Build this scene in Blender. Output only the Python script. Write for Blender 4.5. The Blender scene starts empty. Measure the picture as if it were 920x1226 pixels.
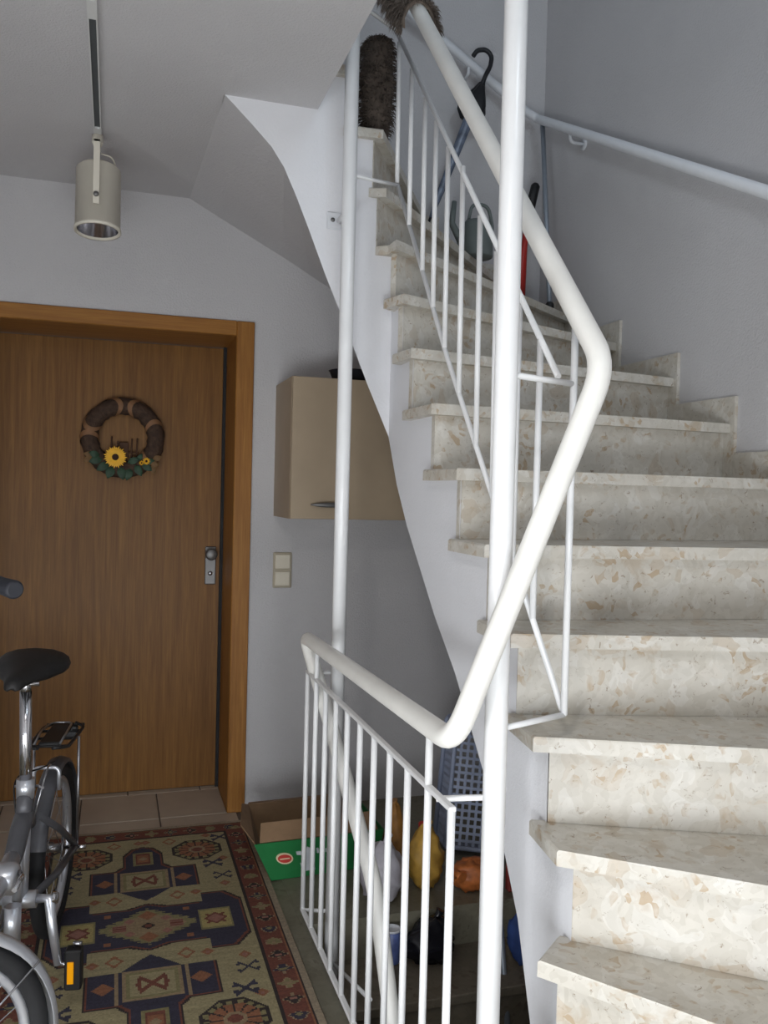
import bpy, math, random
from mathutils import Vector, Matrix, noise
random.seed(7)
SC = bpy.context.scene
COL = SC.collection

# ------------------------------------------------------------------ camera, world, light, exposure
FPX, EYE = 1030.0, 1.360
_yaw, _pitch, _roll = math.radians(17.5), math.atan(-24 / FPX), math.radians(1.43)
_F = Vector((math.sin(_yaw) * math.cos(_pitch), math.cos(_yaw) * math.cos(_pitch), math.sin(_pitch)))
_R0 = Vector((math.cos(_yaw), -math.sin(_yaw), 0)); _U0 = _R0.cross(_F)
_I = math.cos(_roll) * _R0 + math.sin(_roll) * _U0
_J = -math.sin(_roll) * _R0 + math.cos(_roll) * _U0
cam_d = bpy.data.cameras.new('camera'); cam = bpy.data.objects.new('camera', cam_d); COL.objects.link(cam)
cam_d.sensor_fit = 'HORIZONTAL'; cam_d.sensor_width = 36.0; cam_d.lens = FPX * 36.0 / 920.0
cam_d.clip_start = 0.02; cam_d.clip_end = 60
M4 = Matrix((( _I.x, _J.x, -_F.x, 0), (_I.y, _J.y, -_F.y, 0), (_I.z, _J.z, -_F.z, EYE), (0, 0, 0, 1)))
cam.matrix_world = M4
SC.camera = cam

W = bpy.data.worlds.new('world'); SC.world = W; W.use_nodes = True
W.node_tree.nodes['Background'].inputs[0].default_value = (0.86, 0.93, 1.0, 1)
W.node_tree.nodes['Background'].inputs[1].default_value = 0.6

# added fill lights, none in view: behind the camera, at left, two upstairs
def area(name, loc, rot, sx, sy, power, col):
    d = bpy.data.lights.new(name, 'AREA'); d.shape = 'RECTANGLE'; d.size = sx; d.size_y = sy
    d.energy = power; d.color = col
    o = bpy.data.objects.new(name, d); COL.objects.link(o); o.location = loc; o.rotation_euler = rot
EX0, EX1, EZ0, EZ = -0.90, 0.70, 0.08, 1.04    # added front light opening, below the light-stopping slats
SY0, SY1 = -0.50, 0.80                         # added light opening in the left wall
UY0, UY1, UZ0, UZ1 = 0.0, 1.0, 4.00, 5.00      # added light opening, upper left wall
area('front_fill', (-0.12, -0.64, 0.47), (math.radians(90), 0, 0), 1.5, 0.72, 49, (0.91, 0.955, 1.0))
area('left_fill', (-1.54, 0.28, 0.40), (math.radians(90), 0, math.radians(-90)), 0.95, 0.56, 32, (0.92, 0.96, 1.0))
area('upper_left_fill', (-1.54, 0.50, 4.50), (math.radians(90), 0, math.radians(-60)), 0.9, 0.9, 20, (0.80, 0.90, 1.0))
VX0, VX1, VZ0, VZ1 = 0.75, 1.55, 3.50, 4.40    # added light opening, upper front wall
area('upper_front_fill', ((VX0 + VX1) / 2, -0.64, (VZ0 + VZ1) / 2), (math.radians(90), 0, 0), 0.7, 0.8, 19, (0.74, 0.88, 1.0))

SC.view_settings.view_transform = 'Standard'
SC.view_settings.look = 'None'
SC.view_settings.gamma = 1.0
SC.view_settings.use_curve_mapping = False
SC.view_settings.exposure = 0.0
SC.cycles.max_bounces = 8
SC.cycles.diffuse_bounces = 5
SC.cycles.sample_clamp_indirect = 12.0
SC.cycles.use_denoising = True

# ------------------------------------------------------------------ helpers
def lin(c):
    return tuple(((v / 255) / 12.92 if v / 255 <= 0.04045 else ((v / 255 + 0.055) / 1.055) ** 2.4) for v in c) + (1,)

class NT:
    def __init__(self, name):
        self.m = bpy.data.materials.new(name); self.m.use_nodes = True
        self.t = self.m.node_tree; self.n = self.t.nodes
        self.b = self.n['Principled BSDF']
    def new(self, typ, **kw):
        x = self.n.new(typ)
        for k, v in kw.items():
            if k in x.inputs.keys(): x.inputs[k].default_value = v
            else: setattr(x, k, v)
        return x
    def link(self, a, b): self.t.links.new(a, b)
    def coord(self, scale=(1, 1, 1)):
        tc = self.new('ShaderNodeTexCoord'); mp = self.new('ShaderNodeMapping')
        self.link(tc.outputs['Object'], mp.inputs['Vector']); mp.inputs['Scale'].default_value = scale
        return mp.outputs['Vector']
    def ramp(self, fac, stops):
        r = self.new('ShaderNodeValToRGB'); e = r.color_ramp.elements
        while len(e) < len(stops): e.new(0.5)
        for k, (p, c) in enumerate(stops): e[k].position = p; e[k].color = c
        self.link(fac, r.inputs['Fac']); return r.outputs['Color']
    def mix(self, a, b, fac, mode='MIX'):
        x = self.new('ShaderNodeMix', data_type='RGBA', blend_type=mode)
        for s, v in ((x.inputs[0], fac), (x.inputs[6], a), (x.inputs[7], b)):
            if hasattr(v, 'node'): self.link(v, s)
            else: s.default_value = v
        return x.outputs[2]
    def bump(self, h, strength=0.3, dist=0.01):
        x = self.new('ShaderNodeBump'); x.inputs['Strength'].default_value = strength
        x.inputs['Distance'].default_value = dist
        self.link(h, x.inputs['Height']); self.link(x.outputs['Normal'], self.b.inputs['Normal'])

MATS = {}
def plain(name, rgb, rough=0.5, metal=0.0, var=0.06, scale=18.0, bump=0.0, bscale=120.0, coat=0.0):
    t = NT(name); t.b.inputs['Roughness'].default_value = rough; t.b.inputs['Metallic'].default_value = metal
    v = t.coord(); n = t.new('ShaderNodeTexNoise', Scale=scale, Detail=3.0); t.link(v, n.inputs['Vector'])
    c = lin(rgb); lo = tuple(x * (1 - var) for x in c[:3]) + (1,); hi = tuple(min(1, x * (1 + var)) for x in c[:3]) + (1,)
    t.link(t.ramp(n.outputs['Fac'], [(0.3, lo), (0.7, hi)]), t.b.inputs['Base Color'])
    if coat: t.b.inputs['Coat Weight'].default_value = coat
    if bump:
        n2 = t.new('ShaderNodeTexNoise', Scale=bscale, Detail=2.0); t.link(v, n2.inputs['Vector'])
        t.bump(n2.outputs['Fac'], bump, 0.004)
    MATS[name] = t.m; return t.m

def wood(name, base, dark, axis='z', scale=1.0, rough=0.45):
    t = NT(name); t.b.inputs['Roughness'].default_value = rough; t.b.inputs['Specular IOR Level'].default_value = 0.25
    sc = {'z': (26 * scale, 26 * scale, 1.1 * scale), 'x': (1.1 * scale, 26 * scale, 26 * scale)}[axis]
    v = t.coord(sc)
    n = t.new('ShaderNodeTexNoise', Scale=2.2, Detail=5.0, Roughness=0.62, Distortion=0.6); t.link(v, n.inputs['Vector'])
    v2 = t.coord(tuple(s * 4 for s in sc)); n2 = t.new('ShaderNodeTexNoise', Scale=2.0, Detail=2.0); t.link(v2, n2.inputs['Vector'])
    v3 = t.coord((2.5, 2.5, 0.5) if axis == 'z' else (0.5, 2.5, 2.5)); n3 = t.new('ShaderNodeTexNoise', Scale=1.6, Detail=2.0); t.link(v3, n3.inputs['Vector'])
    c = t.ramp(n.outputs['Fac'], [(0.32, lin(dark)), (0.68, lin(base))])
    c = t.mix(c, t.ramp(n2.outputs['Fac'], [(0.3, (0.72, 0.70, 0.68, 1)), (0.7, (1.06, 1.06, 1.06, 1))]), 0.55, 'MULTIPLY')
    c = t.mix(c, t.ramp(n3.outputs['Fac'], [(0.3, (0.86, 0.84, 0.82, 1)), (0.7, (1.05, 1.05, 1.05, 1))]), 0.6, 'MULTIPLY')
    t.link(c, t.b.inputs['Base Color']); t.bump(n2.outputs['Fac'], 0.08, 0.002)
    MATS[name] = t.m; return t.m

def stone(name, base, pale, brown, dark, rough=0.42):
    """Agglomerate marble: pale angular clasts, tan clasts, rusty specks in a warm matrix."""
    t = NT(name); t.b.inputs['Roughness'].default_value = rough
    v = t.coord()
    wn = t.new('ShaderNodeTexNoise', Scale=9.0, Detail=3.0); t.link(v, wn.inputs['Vector'])
    ad = t.new('ShaderNodeMix', data_type='RGBA', blend_type='LINEAR_LIGHT'); ad.inputs[0].default_value = 0.05
    t.link(v, ad.inputs[6]); t.link(wn.outputs['Color'], ad.inputs[7]); vv = ad.outputs[2]
    vo = t.new('ShaderNodeTexVoronoi', Scale=24.0); vo.inputs['Randomness'].default_value = 1.0; t.link(vv, vo.inputs['Vector'])
    sep = t.new('ShaderNodeSeparateColor'); t.link(vo.outputs['Color'], sep.inputs['Color'])
    c = t.ramp(sep.outputs['Red'], [(0.0, lin(base)), (0.60, lin(base)), (0.68, lin(pale)), (0.88, lin(pale)), (0.91, lin(brown)), (0.96, lin(brown)), (0.98, lin(base))])
    c = t.mix(lin(base), c, 0.34)
    vo2 = t.new('ShaderNodeTexVoronoi', Scale=70.0); t.link(vv, vo2.inputs['Vector'])
    sep2 = t.new('ShaderNodeSeparateColor'); t.link(vo2.outputs['Color'], sep2.inputs['Color'])
    fine = t.ramp(sep2.outputs['Blue'], [(0.0, (0.90, 0.89, 0.87, 1)), (0.5, (1, 1, 1, 1)), (1.0, (1.05, 1.05, 1.05, 1))])
    c = t.mix(c, fine, 0.7, 'MULTIPLY')
    sp = t.ramp(sep2.outputs['Green'], [(0.0, (0, 0, 0, 1)), (0.84, (0, 0, 0, 1)), (0.88, (1, 1, 1, 1))])
    nn = t.new('ShaderNodeTexNoise', Scale=11.0, Detail=4.0, Roughness=0.7); t.link(vv, nn.inputs['Vector'])
    gate = t.ramp(nn.outputs['Fac'], [(0.46, (0, 0, 0, 1)), (0.60, (0.85, 0.85, 0.85, 1))])
    m = t.mix(sp, gate, 1.0, 'MULTIPLY')
    c = t.mix(c, lin(brown), m)
    blot = t.ramp(nn.outputs['Fac'], [(0.60, (0, 0, 0, 1)), (0.70, (0.45, 0.45, 0.45, 1))])
    c = t.mix(c, lin(brown), blot)
    n4 = t.new('ShaderNodeTexNoise', Scale=60.0, Detail=5.0, Roughness=0.75, Distortion=0.8); t.link(v, n4.inputs['Vector'])
    vein = t.ramp(n4.outputs['Fac'], [(0.60, (0, 0, 0, 1)), (0.68, (0.8, 0.8, 0.8, 1))])
    c = t.mix(c, lin(dark), vein)
    n5 = t.new('ShaderNodeTexNoise', Scale=5.0, Detail=4.0, Roughness=0.65); t.link(v, n5.inputs['Vector'])
    c = t.mix(c, t.ramp(n5.outputs['Fac'], [(0.3, (0.84, 0.825, 0.80, 1)), (0.7, (1.04, 1.04, 1.04, 1))]), 0.85, 'MULTIPLY')
    t.link(c, t.b.inputs['Base Color'])
    MATS[name] = t.m; return t.m

class MB:
    def __init__(self): self.v = []; self.f = []; self.s = []
    def add(self, vs, fs, smooth=False):
        o = len(self.v); self.v += [tuple(p) for p in vs]
        for q in fs: self.f.append(tuple(i + o for i in q)); self.s.append(smooth)
        return self
    def box(self, x0, x1, y0, y1, z0, z1, M=None, bev=0.0):
        if bev:
            b = bev; P = []
            for (dx, dy, dz) in ((0, 0, 1), (0, 1, 0), (1, 0, 0)): pass
            return self.bbox(x0, x1, y0, y1, z0, z1, b, M)
        p = [Vector((x, y, z)) for z in (z0, z1) for y in (y0, y1) for x in (x0, x1)]
        if M is not None: p = [M @ q for q in p]
        return self.add(p, [(0, 2, 3, 1), (4, 5, 7, 6), (0, 1, 5, 4), (2, 6, 7, 3), (0, 4, 6, 2), (1, 3, 7, 5)])
    def bbox(self, x0, x1, y0, y1, z0, z1, b, M=None):
        vs = []; idx = {}
        X, Y, Z = (x0, x1), (y0, y1), (z0, z1)
        for i in (0, 1):
            for j in (0, 1):
                for k in (0, 1):
                    sx, sy, sz = (1 if i == 0 else -1) * b, (1 if j == 0 else -1) * b, (1 if k == 0 else -1) * b
                    for a, d in enumerate(((0, sy, sz), (sx, 0, sz), (sx, sy, 0))):
                        idx[(i, j, k, a)] = len(vs); q = Vector((X[i] + d[0], Y[j] + d[1], Z[k] + d[2]))
                        vs.append(M @ q if M is not None else q)
        f = []
        for i in (0, 1): f.append([idx[(i, j, k, 0)] for j, k in ((0, 0), (1, 0), (1, 1), (0, 1))])
        for j in (0, 1): f.append([idx[(i, j, k, 1)] for i, k in ((0, 0), (1, 0), (1, 1), (0, 1))])
        for k in (0, 1): f.append([idx[(i, j, k, 2)] for i, j in ((0, 0), (1, 0), (1, 1), (0, 1))])
        for i in (0, 1):
            for j in (0, 1): f.append([idx[(i, j, 0, 0)], idx[(i, j, 1, 0)], idx[(i, j, 1, 1)], idx[(i, j, 0, 1)]])
            for k in (0, 1): f.append([idx[(i, 0, k, 0)], idx[(i, 1, k, 0)], idx[(i, 1, k, 2)], idx[(i, 0, k, 2)]])
        for j in (0, 1):
            for k in (0, 1): f.append([idx[(0, j, k, 1)], idx[(1, j, k, 1)], idx[(1, j, k, 2)], idx[(0, j, k, 2)]])
        for i in (0, 1):
            for j in (0, 1):
                for k in (0, 1): f.append([idx[(i, j, k, a)] for a in range(3)])
        return self.add(vs, f)
    def tube(self, pts, r, n=12, fillet=0.0, cap=True, closed=False, seg=6):
        """Round bar swept along a polyline; corners filleted; r may be a list (one per point, no fillet)."""
        P = [Vector(p) for p in pts]
        if fillet and len(P) > 2:
            Q = [P[0]]
            for k in range(1, len(P) - 1):
                a, b, c = P[k - 1], P[k], P[k + 1]
                fl = min(fillet, (a - b).length * 0.48, (c - b).length * 0.48)
                s, e = b + (a - b).normalized() * fl, b + (c - b).normalized() * fl
                for i in range(seg + 1):
                    u = i / seg; Q.append(s * (1 - u) ** 2 + b * 2 * u * (1 - u) + e * u * u)
            Q.append(P[-1]); P = Q
        R = r if isinstance(r, (list, tuple)) else [r] * len(P)
        N = len(P); vs = []; up = None
        for k in range(N):
            if closed: d = (P[(k + 1) % N] - P[k - 1]).normalized()
            else: d = (P[min(k + 1, N - 1)] - P[max(k - 1, 0)]).normalized()
            if up is None:
                up = Vector((0, 0, 1)) if abs(d.z) < 0.9 else Vector((1, 0, 0))
            up = (up - d * up.dot(d)).normalized(); sd = d.cross(up)
            for i in range(n):
                a = 2 * math.pi * i / n
                vs.append(P[k] + (up * math.cos(a) + sd * math.sin(a)) * R[k])
        fs = []
        for k in range(N if closed else N - 1):
            k2 = (k + 1) % N
            for i in range(n): fs.append((k * n + i, k * n + (i + 1) % n, k2 * n + (i + 1) % n, k2 * n + i))
        self.add(vs, fs, True)
        if cap and not closed:
            o = len(self.v) - N * n
            self.f.append(tuple(o + i for i in range(n))[::-1]); self.s.append(False)
            self.f.append(tuple(o + (N - 1) * n + i for i in range(n))); self.s.append(False)
        return self
    def lathe(self, prof, n=24, M=None):
        """prof: (radius, z) pairs about the local z axis."""
        vs = []
        for (r, z) in prof:
            for i in range(n):
                a = 2 * math.pi * i / n; q = Vector((r * math.cos(a), r * math.sin(a), z)); vs.append(M @ q if M is not None else q)
        fs = [(k * n + i, k * n + (i + 1) % n, (k + 1) * n + (i + 1) % n, (k + 1) * n + i) for k in range(len(prof) - 1) for i in range(n)]
        return self.add(vs, fs, True)
    def prism(self, poly, z0, z1, M=None):
        n = len(poly)
        vs = [Vector((x, y, z0)) for x, y in poly] + [Vector((x, y, z1)) for x, y in poly]
        if M is not None: vs = [M @ q for q in vs]
        fs = [tuple(range(n))[::-1], tuple(range(n, 2 * n))] + [(i, (i + 1) % n, n + (i + 1) % n, n + i) for i in range(n)]
        return self.add(vs, fs)
    def loft(self, rings, cap=True):
        n = len(rings[0]); vs = [p for r in rings for p in r]
        fs = [(k * n + i, k * n + (i + 1) % n, (k + 1) * n + (i + 1) % n, (k + 1) * n + i) for k in range(len(rings) - 1) for i in range(n)]
        o = len(self.v); self.add(vs, fs, True)
        if cap:
            self.f.append(tuple(o + i for i in range(n))[::-1]); self.s.append(True)
            self.f.append(tuple(o + (len(rings) - 1) * n + i for i in range(n))); self.s.append(True)
        return self
    def build(self, name, mat, parent=None, label=None):
        me = bpy.data.meshes.new(name); me.from_pydata(self.v, [], self.f)
        me.polygons.foreach_set('use_smooth', self.s); me.validate(); me.update()
        import bmesh
        bm = bmesh.new(); bm.from_mesh(me); bmesh.ops.recalc_face_normals(bm, faces=bm.faces); bm.to_mesh(me); bm.free()
        o = bpy.data.objects.new(name, me); COL.objects.link(o)
        if mat is not None: me.materials.append(MATS[mat] if isinstance(mat, str) else mat)
        if parent is not None: o.parent = parent
        if label: o['label'] = label
        return o

def tag(o, label, cat, group=None, kind=None):
    o['label'] = label; o['category'] = cat
    if group: o['group'] = group
    if kind: o['kind'] = kind
    return o
def thing(name, label, cat, loc=(0, 0, 0), rz=0.0, group=None):
    o = bpy.data.objects.new(name, None); COL.objects.link(o); o.location = loc; o.rotation_euler = (0, 0, rz)
    o.empty_display_size = 0.1
    return tag(o, label, cat, group)
def struct(o, label=None):
    o['kind'] = 'structure'
    if label: o['label'] = label
    return o
def off(o, loc):
    """Re-express a part built in world coordinates under a root Empty that stands at loc."""
    return o

# ------------------------------------------------------------------ materials
def plaster(name, rgb, rough_=0.55):
    t = NT(name); t.b.inputs['Roughness'].default_value = 0.9
    v = t.coord(); n = t.new('ShaderNodeTexNoise', Scale=2.0, Detail=3.0); t.link(v, n.inputs['Vector'])
    c = lin(rgb); lo = tuple(x * 0.95 for x in c[:3]) + (1,)
    t.link(t.ramp(n.outputs['Fac'], [(0.35, lo), (0.65, c)]), t.b.inputs['Base Color'])
    n2 = t.new('ShaderNodeTexNoise', Scale=130.0, Detail=3.0, Roughness=0.6); t.link(v, n2.inputs['Vector'])
    t.bump(n2.outputs['Fac'], rough_, 0.006); MATS[name] = t.m
plaster('plaster', (197, 195, 196))
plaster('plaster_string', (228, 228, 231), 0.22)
stone('marble', (202, 197, 187), (222, 220, 215), (180, 159, 132), (136, 116, 92))
stone('marble_floor', (128, 124, 108), (140, 138, 122), (112, 104, 88), (96, 90, 76), 0.5)
stone('basement_stone', (120, 112, 98), (134, 126, 112), (100, 88, 72), (84, 74, 62), 0.55)
wood('oak_door', (136, 96, 46), (112, 74, 32))
wood('oak_frame', (168, 118, 58), (140, 92, 42))
wood('oak_frame_h', (168, 118, 58), (140, 92, 42), 'x')
plain('tile', (176, 162, 146), 0.4, var=0.05, scale=12)
plain('paving', (150, 146, 140), 0.9)
plain('bounce_tile', (196, 192, 184), 0.5, var=0.05, scale=6)
plain('grout', (96, 86, 78), 0.9)
plain('white_paint', (231, 231, 231), 0.32, var=0.02, coat=0.2)
plain('white_paint_wall', (214, 216, 220), 0.4, var=0.02)
plain('rail_worn', (236, 234, 228), 0.38, var=0.05, scale=9)
plain('lamp_cream', (214, 208, 194), 0.45, var=0.02)
plain('track_white', (206, 206, 204), 0.5, var=0.02)
plain('track_slot', (78, 82, 84), 0.6)
plain('steel', (176, 176, 180), 0.3, 1.0, var=0.04)
plain('chrome', (214, 214, 218), 0.16, 1.0, var=0.02)
plain('nickel', (118, 117, 116), 0.45, 0.7, var=0.03)
plain('bike_silver', (206, 208, 214), 0.30, 0.75, var=0.03)
plain('bike_grey', (92, 92, 96), 0.4, 0.3, var=0.05)
plain('rubber', (24, 24, 26), 0.75)
plain('black_plastic', (22, 21, 22), 0.5)
plain('saddle_black', (20, 18, 18), 0.55, bump=0.2, bscale=300)
plain('grip_blue', (26, 28, 36), 0.6)
plain('orange_reflector', (255, 168, 0), 0.3, var=0.03)
plain('cabinet_beech', (166, 148, 124), 0.5, var=0.05, scale=6)
plain('cabinet_edge', (168, 140, 110), 0.5)
plain('switch_cream', (222, 214, 196), 0.4, var=0.02)
plain('switch_frame', (176, 166, 146), 0.45, var=0.02)
plain('carton', (140, 112, 84), 0.85, var=0.08, scale=30)
plain('carton_green', (24, 116, 58), 0.7, var=0.06, scale=20)
plain('label_red', (196, 62, 54), 0.6)
plain('label_cream', (232, 214, 178), 0.6)
plain('label_white', (206, 210, 216), 0.6)
plain('basket_blue', (150, 160, 184), 0.5, var=0.04)
plain('bag_white', (196, 192, 200), 0.35, var=0.1, scale=40)
plain('bag_ochre', (168, 118, 56), 0.55, var=0.25, scale=30)
plain('bag_yellow', (186, 146, 66), 0.5, var=0.25, scale=26)
plain('bag_orange', (182, 104, 52), 0.5, var=0.3, scale=34)
plain('bag_black', (20, 20, 26), 0.22, var=0.1)
plain('tin_blue', (96, 112, 170), 0.35, var=0.3, scale=40)
plain('tin_white', (220, 222, 228), 0.4)
plain('umbrella_black', (20, 21, 26), 0.45)
plain('umbrella_fabric', (112, 122, 140), 0.25, var=0.4, scale=25)
plain('red_shaft', (176, 38, 30), 0.45)
plain('can_grey', (104, 112, 110), 0.5)
plain('broom_grey', (150, 158, 168), 0.4, 0.4)
plain('fur_brown', (112, 100, 90), 0.9, var=0.25, scale=30)
plain('fur_dark', (84, 74, 66), 0.95, var=0.3, scale=26)
plain('willow', (66, 48, 36), 0.85, var=0.35, scale=60, bump=0.6, bscale=180)
plain('ribbon_tan', (128, 92, 62), 0.7, var=0.15, scale=40)
plain('leaf_green', (34, 62, 40), 0.6, var=0.3, scale=40)
plain('leaf_dry', (110, 82, 48), 0.7, var=0.2, scale=40)
plain('petal_yellow', (236, 178, 36), 0.6, var=0.1, scale=60)
plain('flower_core', (48, 26, 16), 0.8, var=0.3, scale=90)
plain('twig', (82, 56, 38), 0.8, var=0.2)
plain('pan_dark', (34, 36, 42), 0.45)
plain('blue_cloth', (46, 70, 128), 0.7, var=0.2)
plain('red_paper', (140, 52, 44), 0.7, var=0.2)
plain('green_cloth', (40, 84, 72), 0.8, var=0.2)
plain('frame_white', (220, 222, 224), 0.4)
def glass():
    t = NT('pane_glass'); t.n.remove(t.b)
    tr = t.new('ShaderNodeBsdfTransparent'); gl = t.new('ShaderNodeBsdfGlossy'); gl.inputs['Roughness'].default_value = 0.02
    mx = t.new('ShaderNodeMixShader'); mx.inputs[0].default_value = 0.06
    t.link(tr.outputs[0], mx.inputs[1]); t.link(gl.outputs[0], mx.inputs[2]); t.link(mx.outputs[0], t.n['Material Output'].inputs['Surface'])
    MATS['pane_glass'] = t.m
glass()

# ------------------------------------------------------------------ room shell
WB, XR, ZC, ZU = 3.60, 1.86, 2.53, 2.85        # back wall, right wall, ceiling underside, upper floor level
XL, YF, ZT = -1.45, -0.55, 5.30                # left wall, front wall, top ceiling
XS = 0.580                                     # edge of the upper slab
DX0, DX1, DZ = -0.520, 0.476, 1.990            # clear opening of the flat door

m = MB()                                       # ground floor slab, open over the basement stairs
m.box(XL, 0.585, YF, 4.10, -0.20, -0.004); m.box(0.585, XR, 2.60, WB, -0.20, 0.0); m.box(0.585, XR, YF, 1.45, -0.20, 0.0)
m.box(0.545, 0.60, YF, 2.60, -0.20, 0.0)
floor = struct(m.build('floor', 'marble_floor'), 'grey-green stone floor of the hall')
m = MB(); m.box(-1.05, 0.53, 3.05, 3.96, -0.0039, 0.0015); m.build('tile_bed', 'grout', floor)
struct(MB().box(XL, .56, YF, 1.72, -0.0035, 0.004).build('floor_bounce', 'bounce_tile'), 'unseen pale slab added to bounce light')  # pale slab out of view, added to bounce light onto the stair side
for (x0, x1, y0, y1) in [(-1.04 + .3115 * k, -1.04 + .3115 * k + .306, 3.585, 3.885) for k in range(5)] + \
        [(-1.04 + .3115 * k, -1.04 + .3115 * k + .306, 3.28, 3.580) for k in range(5)] + \
        [(-1.16 + .3115 * k, -1.16 + .3115 * k + .306, 3.890, 3.955) for k in range(1, 6)]:
    MB().bbox(x0, min(x1, .475 if y0 > 3.5 else .52), y0, y1, -0.002, 0.006, 0.002).build('floor_tile', 'tile', floor)

m = MB()                                       # back wall with the door opening, full height of both storeys
m.box(XL, DX0 - .03, WB, WB + .33, -1.6, ZT); m.box(DX1 + .03, XR + .2, WB, WB + .33, -1.6, ZT)
m.box(DX0 - .03, DX1 + .03, WB, WB + .33, DZ + .03, ZT); m.box(DX0 - .03, DX1 + .03, WB, WB + .33, -1.6, -0.21)
wall_back = struct(m.build('wall_back', 'plaster'), 'white plastered back wall with the flat door')
m = MB(); m.box(XR, XR + .2, YF - .2, WB, -1.6, ZT); struct(m.build('wall_right', 'plaster'), 'white plastered wall along the stairs')
m = MB()
m.box(XL - .2, XL, YF - .2, SY0, -1.6, ZU); m.box(XL - .2, XL, SY1, WB + .3, -1.6, ZU); m.box(XL - .2, XL, SY0, SY1, -1.6, EZ0); m.box(XL - .2, XL, SY0, SY1, EZ, ZU)
m.box(XL - .2, XL, YF - .2, UY0, ZU, ZT); m.box(XL - .2, XL, UY1, WB + .3, ZU, ZT); m.box(XL - .2, XL, UY0, UY1, ZU, UZ0); m.box(XL - .2, XL, UY0, UY1, UZ1, ZT)
struct(m.build('wall_left', 'plaster'), 'white plastered hall wall')
m = MB()
m.box(XL, EX0, YF - .2, YF, -1.6, ZU); m.box(EX1, XR, YF - .2, YF, -1.6, ZU); m.box(EX0, EX1, YF - .2, YF, 2.1, ZU); m.box(EX0, EX1, YF - .2, YF, -1.6, EZ0)
m.box(XL, VX0, YF - .2, YF, ZU, ZT); m.box(VX1, XR, YF - .2, YF, ZU, ZT); m.box(VX0, VX1, YF - .2, YF, ZU, VZ0); m.box(VX0, VX1, YF - .2, YF, VZ1, ZT)
struct(m.build('wall_front', 'plaster'), 'white wall with added light openings')
ceil = MB(); ceil.box(XL, XS, YF, 2.62, ZC, ZU); ceil.box(XL, 0.295, 2.62, WB, ZC, ZU)
struct(ceil.build('ceiling', 'plaster'), 'white plastered hall ceiling ending at the stairwell')
m = MB(); m.box(XL - .2, XR + .2, YF - .2, WB + .3, ZT, ZT + .15); struct(m.build('ceiling_upper', 'plaster'), 'white ceiling over the stairwell')
m = MB(); m.box(XL, XR, YF, WB, -1.75, -1.6); struct(m.build('floor_basement', 'basement_stone'), 'dark basement floor')
m = MB(); m.box(-12, 12, -22, YF - .25, -.12, -.02); m.box(-12, XL - .25, YF - .25, 8, -.12, -.02); struct(m.build('ground', 'paving'), 'grey paving outside the entrance')
m = MB(); m.box(.50, .60, 1.45, 2.60, -1.6, -.20); m.box(.50, XR, 1.35, 1.45, -1.6, -.20)
struct(m.build('wall_basement', 'plaster'), 'plastered wall of the basement stairwell')

# flat door, recessed behind a deep oak lining
d1 = bpy.data.objects.new('door_1', None); COL.objects.link(d1); d1.location = (0, WB, 0); struct(d1, 'oak veneered flat door in a deep oak lining')
def under(o, root):
    o.parent = root; o.matrix_parent_inverse = Matrix.Translation(-Vector(root.location)); return o
LY = 3.925
under(MB().bbox(DX0 + .002, DX1 - .002, LY, LY + .04, 0.008, DZ - .004, .003).build('door_leaf', 'oak_door'), d1)
CW = .073
m = MB(); m.bbox(DX1, DX1 + CW, WB - .014, WB, 0, DZ + .060, .003); m.box(DX1, DX1 + .03, WB, LY + .05, 0, DZ + .03)
under(m.build('door_jamb', 'oak_frame'), d1)
m = MB(); m.bbox(DX0 - CW, DX0, WB - .014, WB, 0, DZ + .060, .003); m.box(DX0 - .03, DX0, WB, LY + .05, 0, DZ + .03)
under(m.build('door_jamb', 'oak_frame'), d1)
m = MB(); m.bbox(DX0, DX1, WB - .014, WB, DZ, DZ + .060, .003); m.box(DX0, DX1, WB, LY + .05, DZ, DZ + .03)
under(m.build('door_head', 'oak_frame_h'), d1)
m = MB(); m.box(DX1 - .014, DX1, LY - .014, LY, 0, DZ); m.box(DX0, DX0 + .014, LY - .014, LY, 0, DZ)
under(m.build('door_seal', 'rubber'), d1)
pl = under(MB().bbox(.398, .446, LY - .009, LY, .925, 1.095, .003).build('lock_plate', 'nickel', None, 'brushed nickel lock plate'), d1)
Mk = Matrix.Translation((.422, LY - .009, 1.062)) @ Matrix.Rotation(math.radians(90), 4, 'X')
k = MB().lathe([(0, .048), (.020, .048), (.0265, .042), (.0265, .028), (.012, .020), (.012, 0)], 24, Mk).build('knob', 'nickel')
k.parent = pl
Mk = Matrix.Translation((.422, LY - .009, .975)) @ Matrix.Rotation(math.radians(90), 4, 'X')
k = MB().lathe([(0, .006), (.009, .006), (.010, 0)], 16, Mk).build('lock_cylinder', 'steel'); k.parent = pl

# made-up openings, out of view, for the added fill lights
def glazed(name, M, w, h, label, mull, slat_top=0.0):
    """frame and panes in local xz (x from 0 to w), y is depth; optional added slats above keep the light low"""
    r = bpy.data.objects.new(name, None); COL.objects.link(r); struct(r, label)
    fw = .05; m = MB(); m.box(0, fw, -.03, .03, 0, h, M); m.box(w - fw, w, -.03, .03, 0, h, M); m.box(fw, w - fw, -.03, .03, 0, fw, M); m.box(fw, w - fw, -.03, .03, h - fw, h, M)
    for q in mull: m.box(q - .025, q + .025, -.03, .03, fw, h - fw, M)
    m.build('frame', 'frame_white', r)
    xs = [fw] + [v for q in mull for v in (q - .025, q + .025)] + [w - fw]
    for a, b in zip(xs[::2], xs[1::2]): MB().box(a, b, -.004, .004, fw, h - fw, M).build('pane', 'pane_glass', r)
    k = 0
    while slat_top and h + k * .05 < slat_top:
        MB().box(0, w, -.006, .006, h + .001 + k * .05, h + .048 + k * .05, M).build('light_stop_slat', 'frame_white', r); k += 1  # slats made up to hold the front light low
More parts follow.
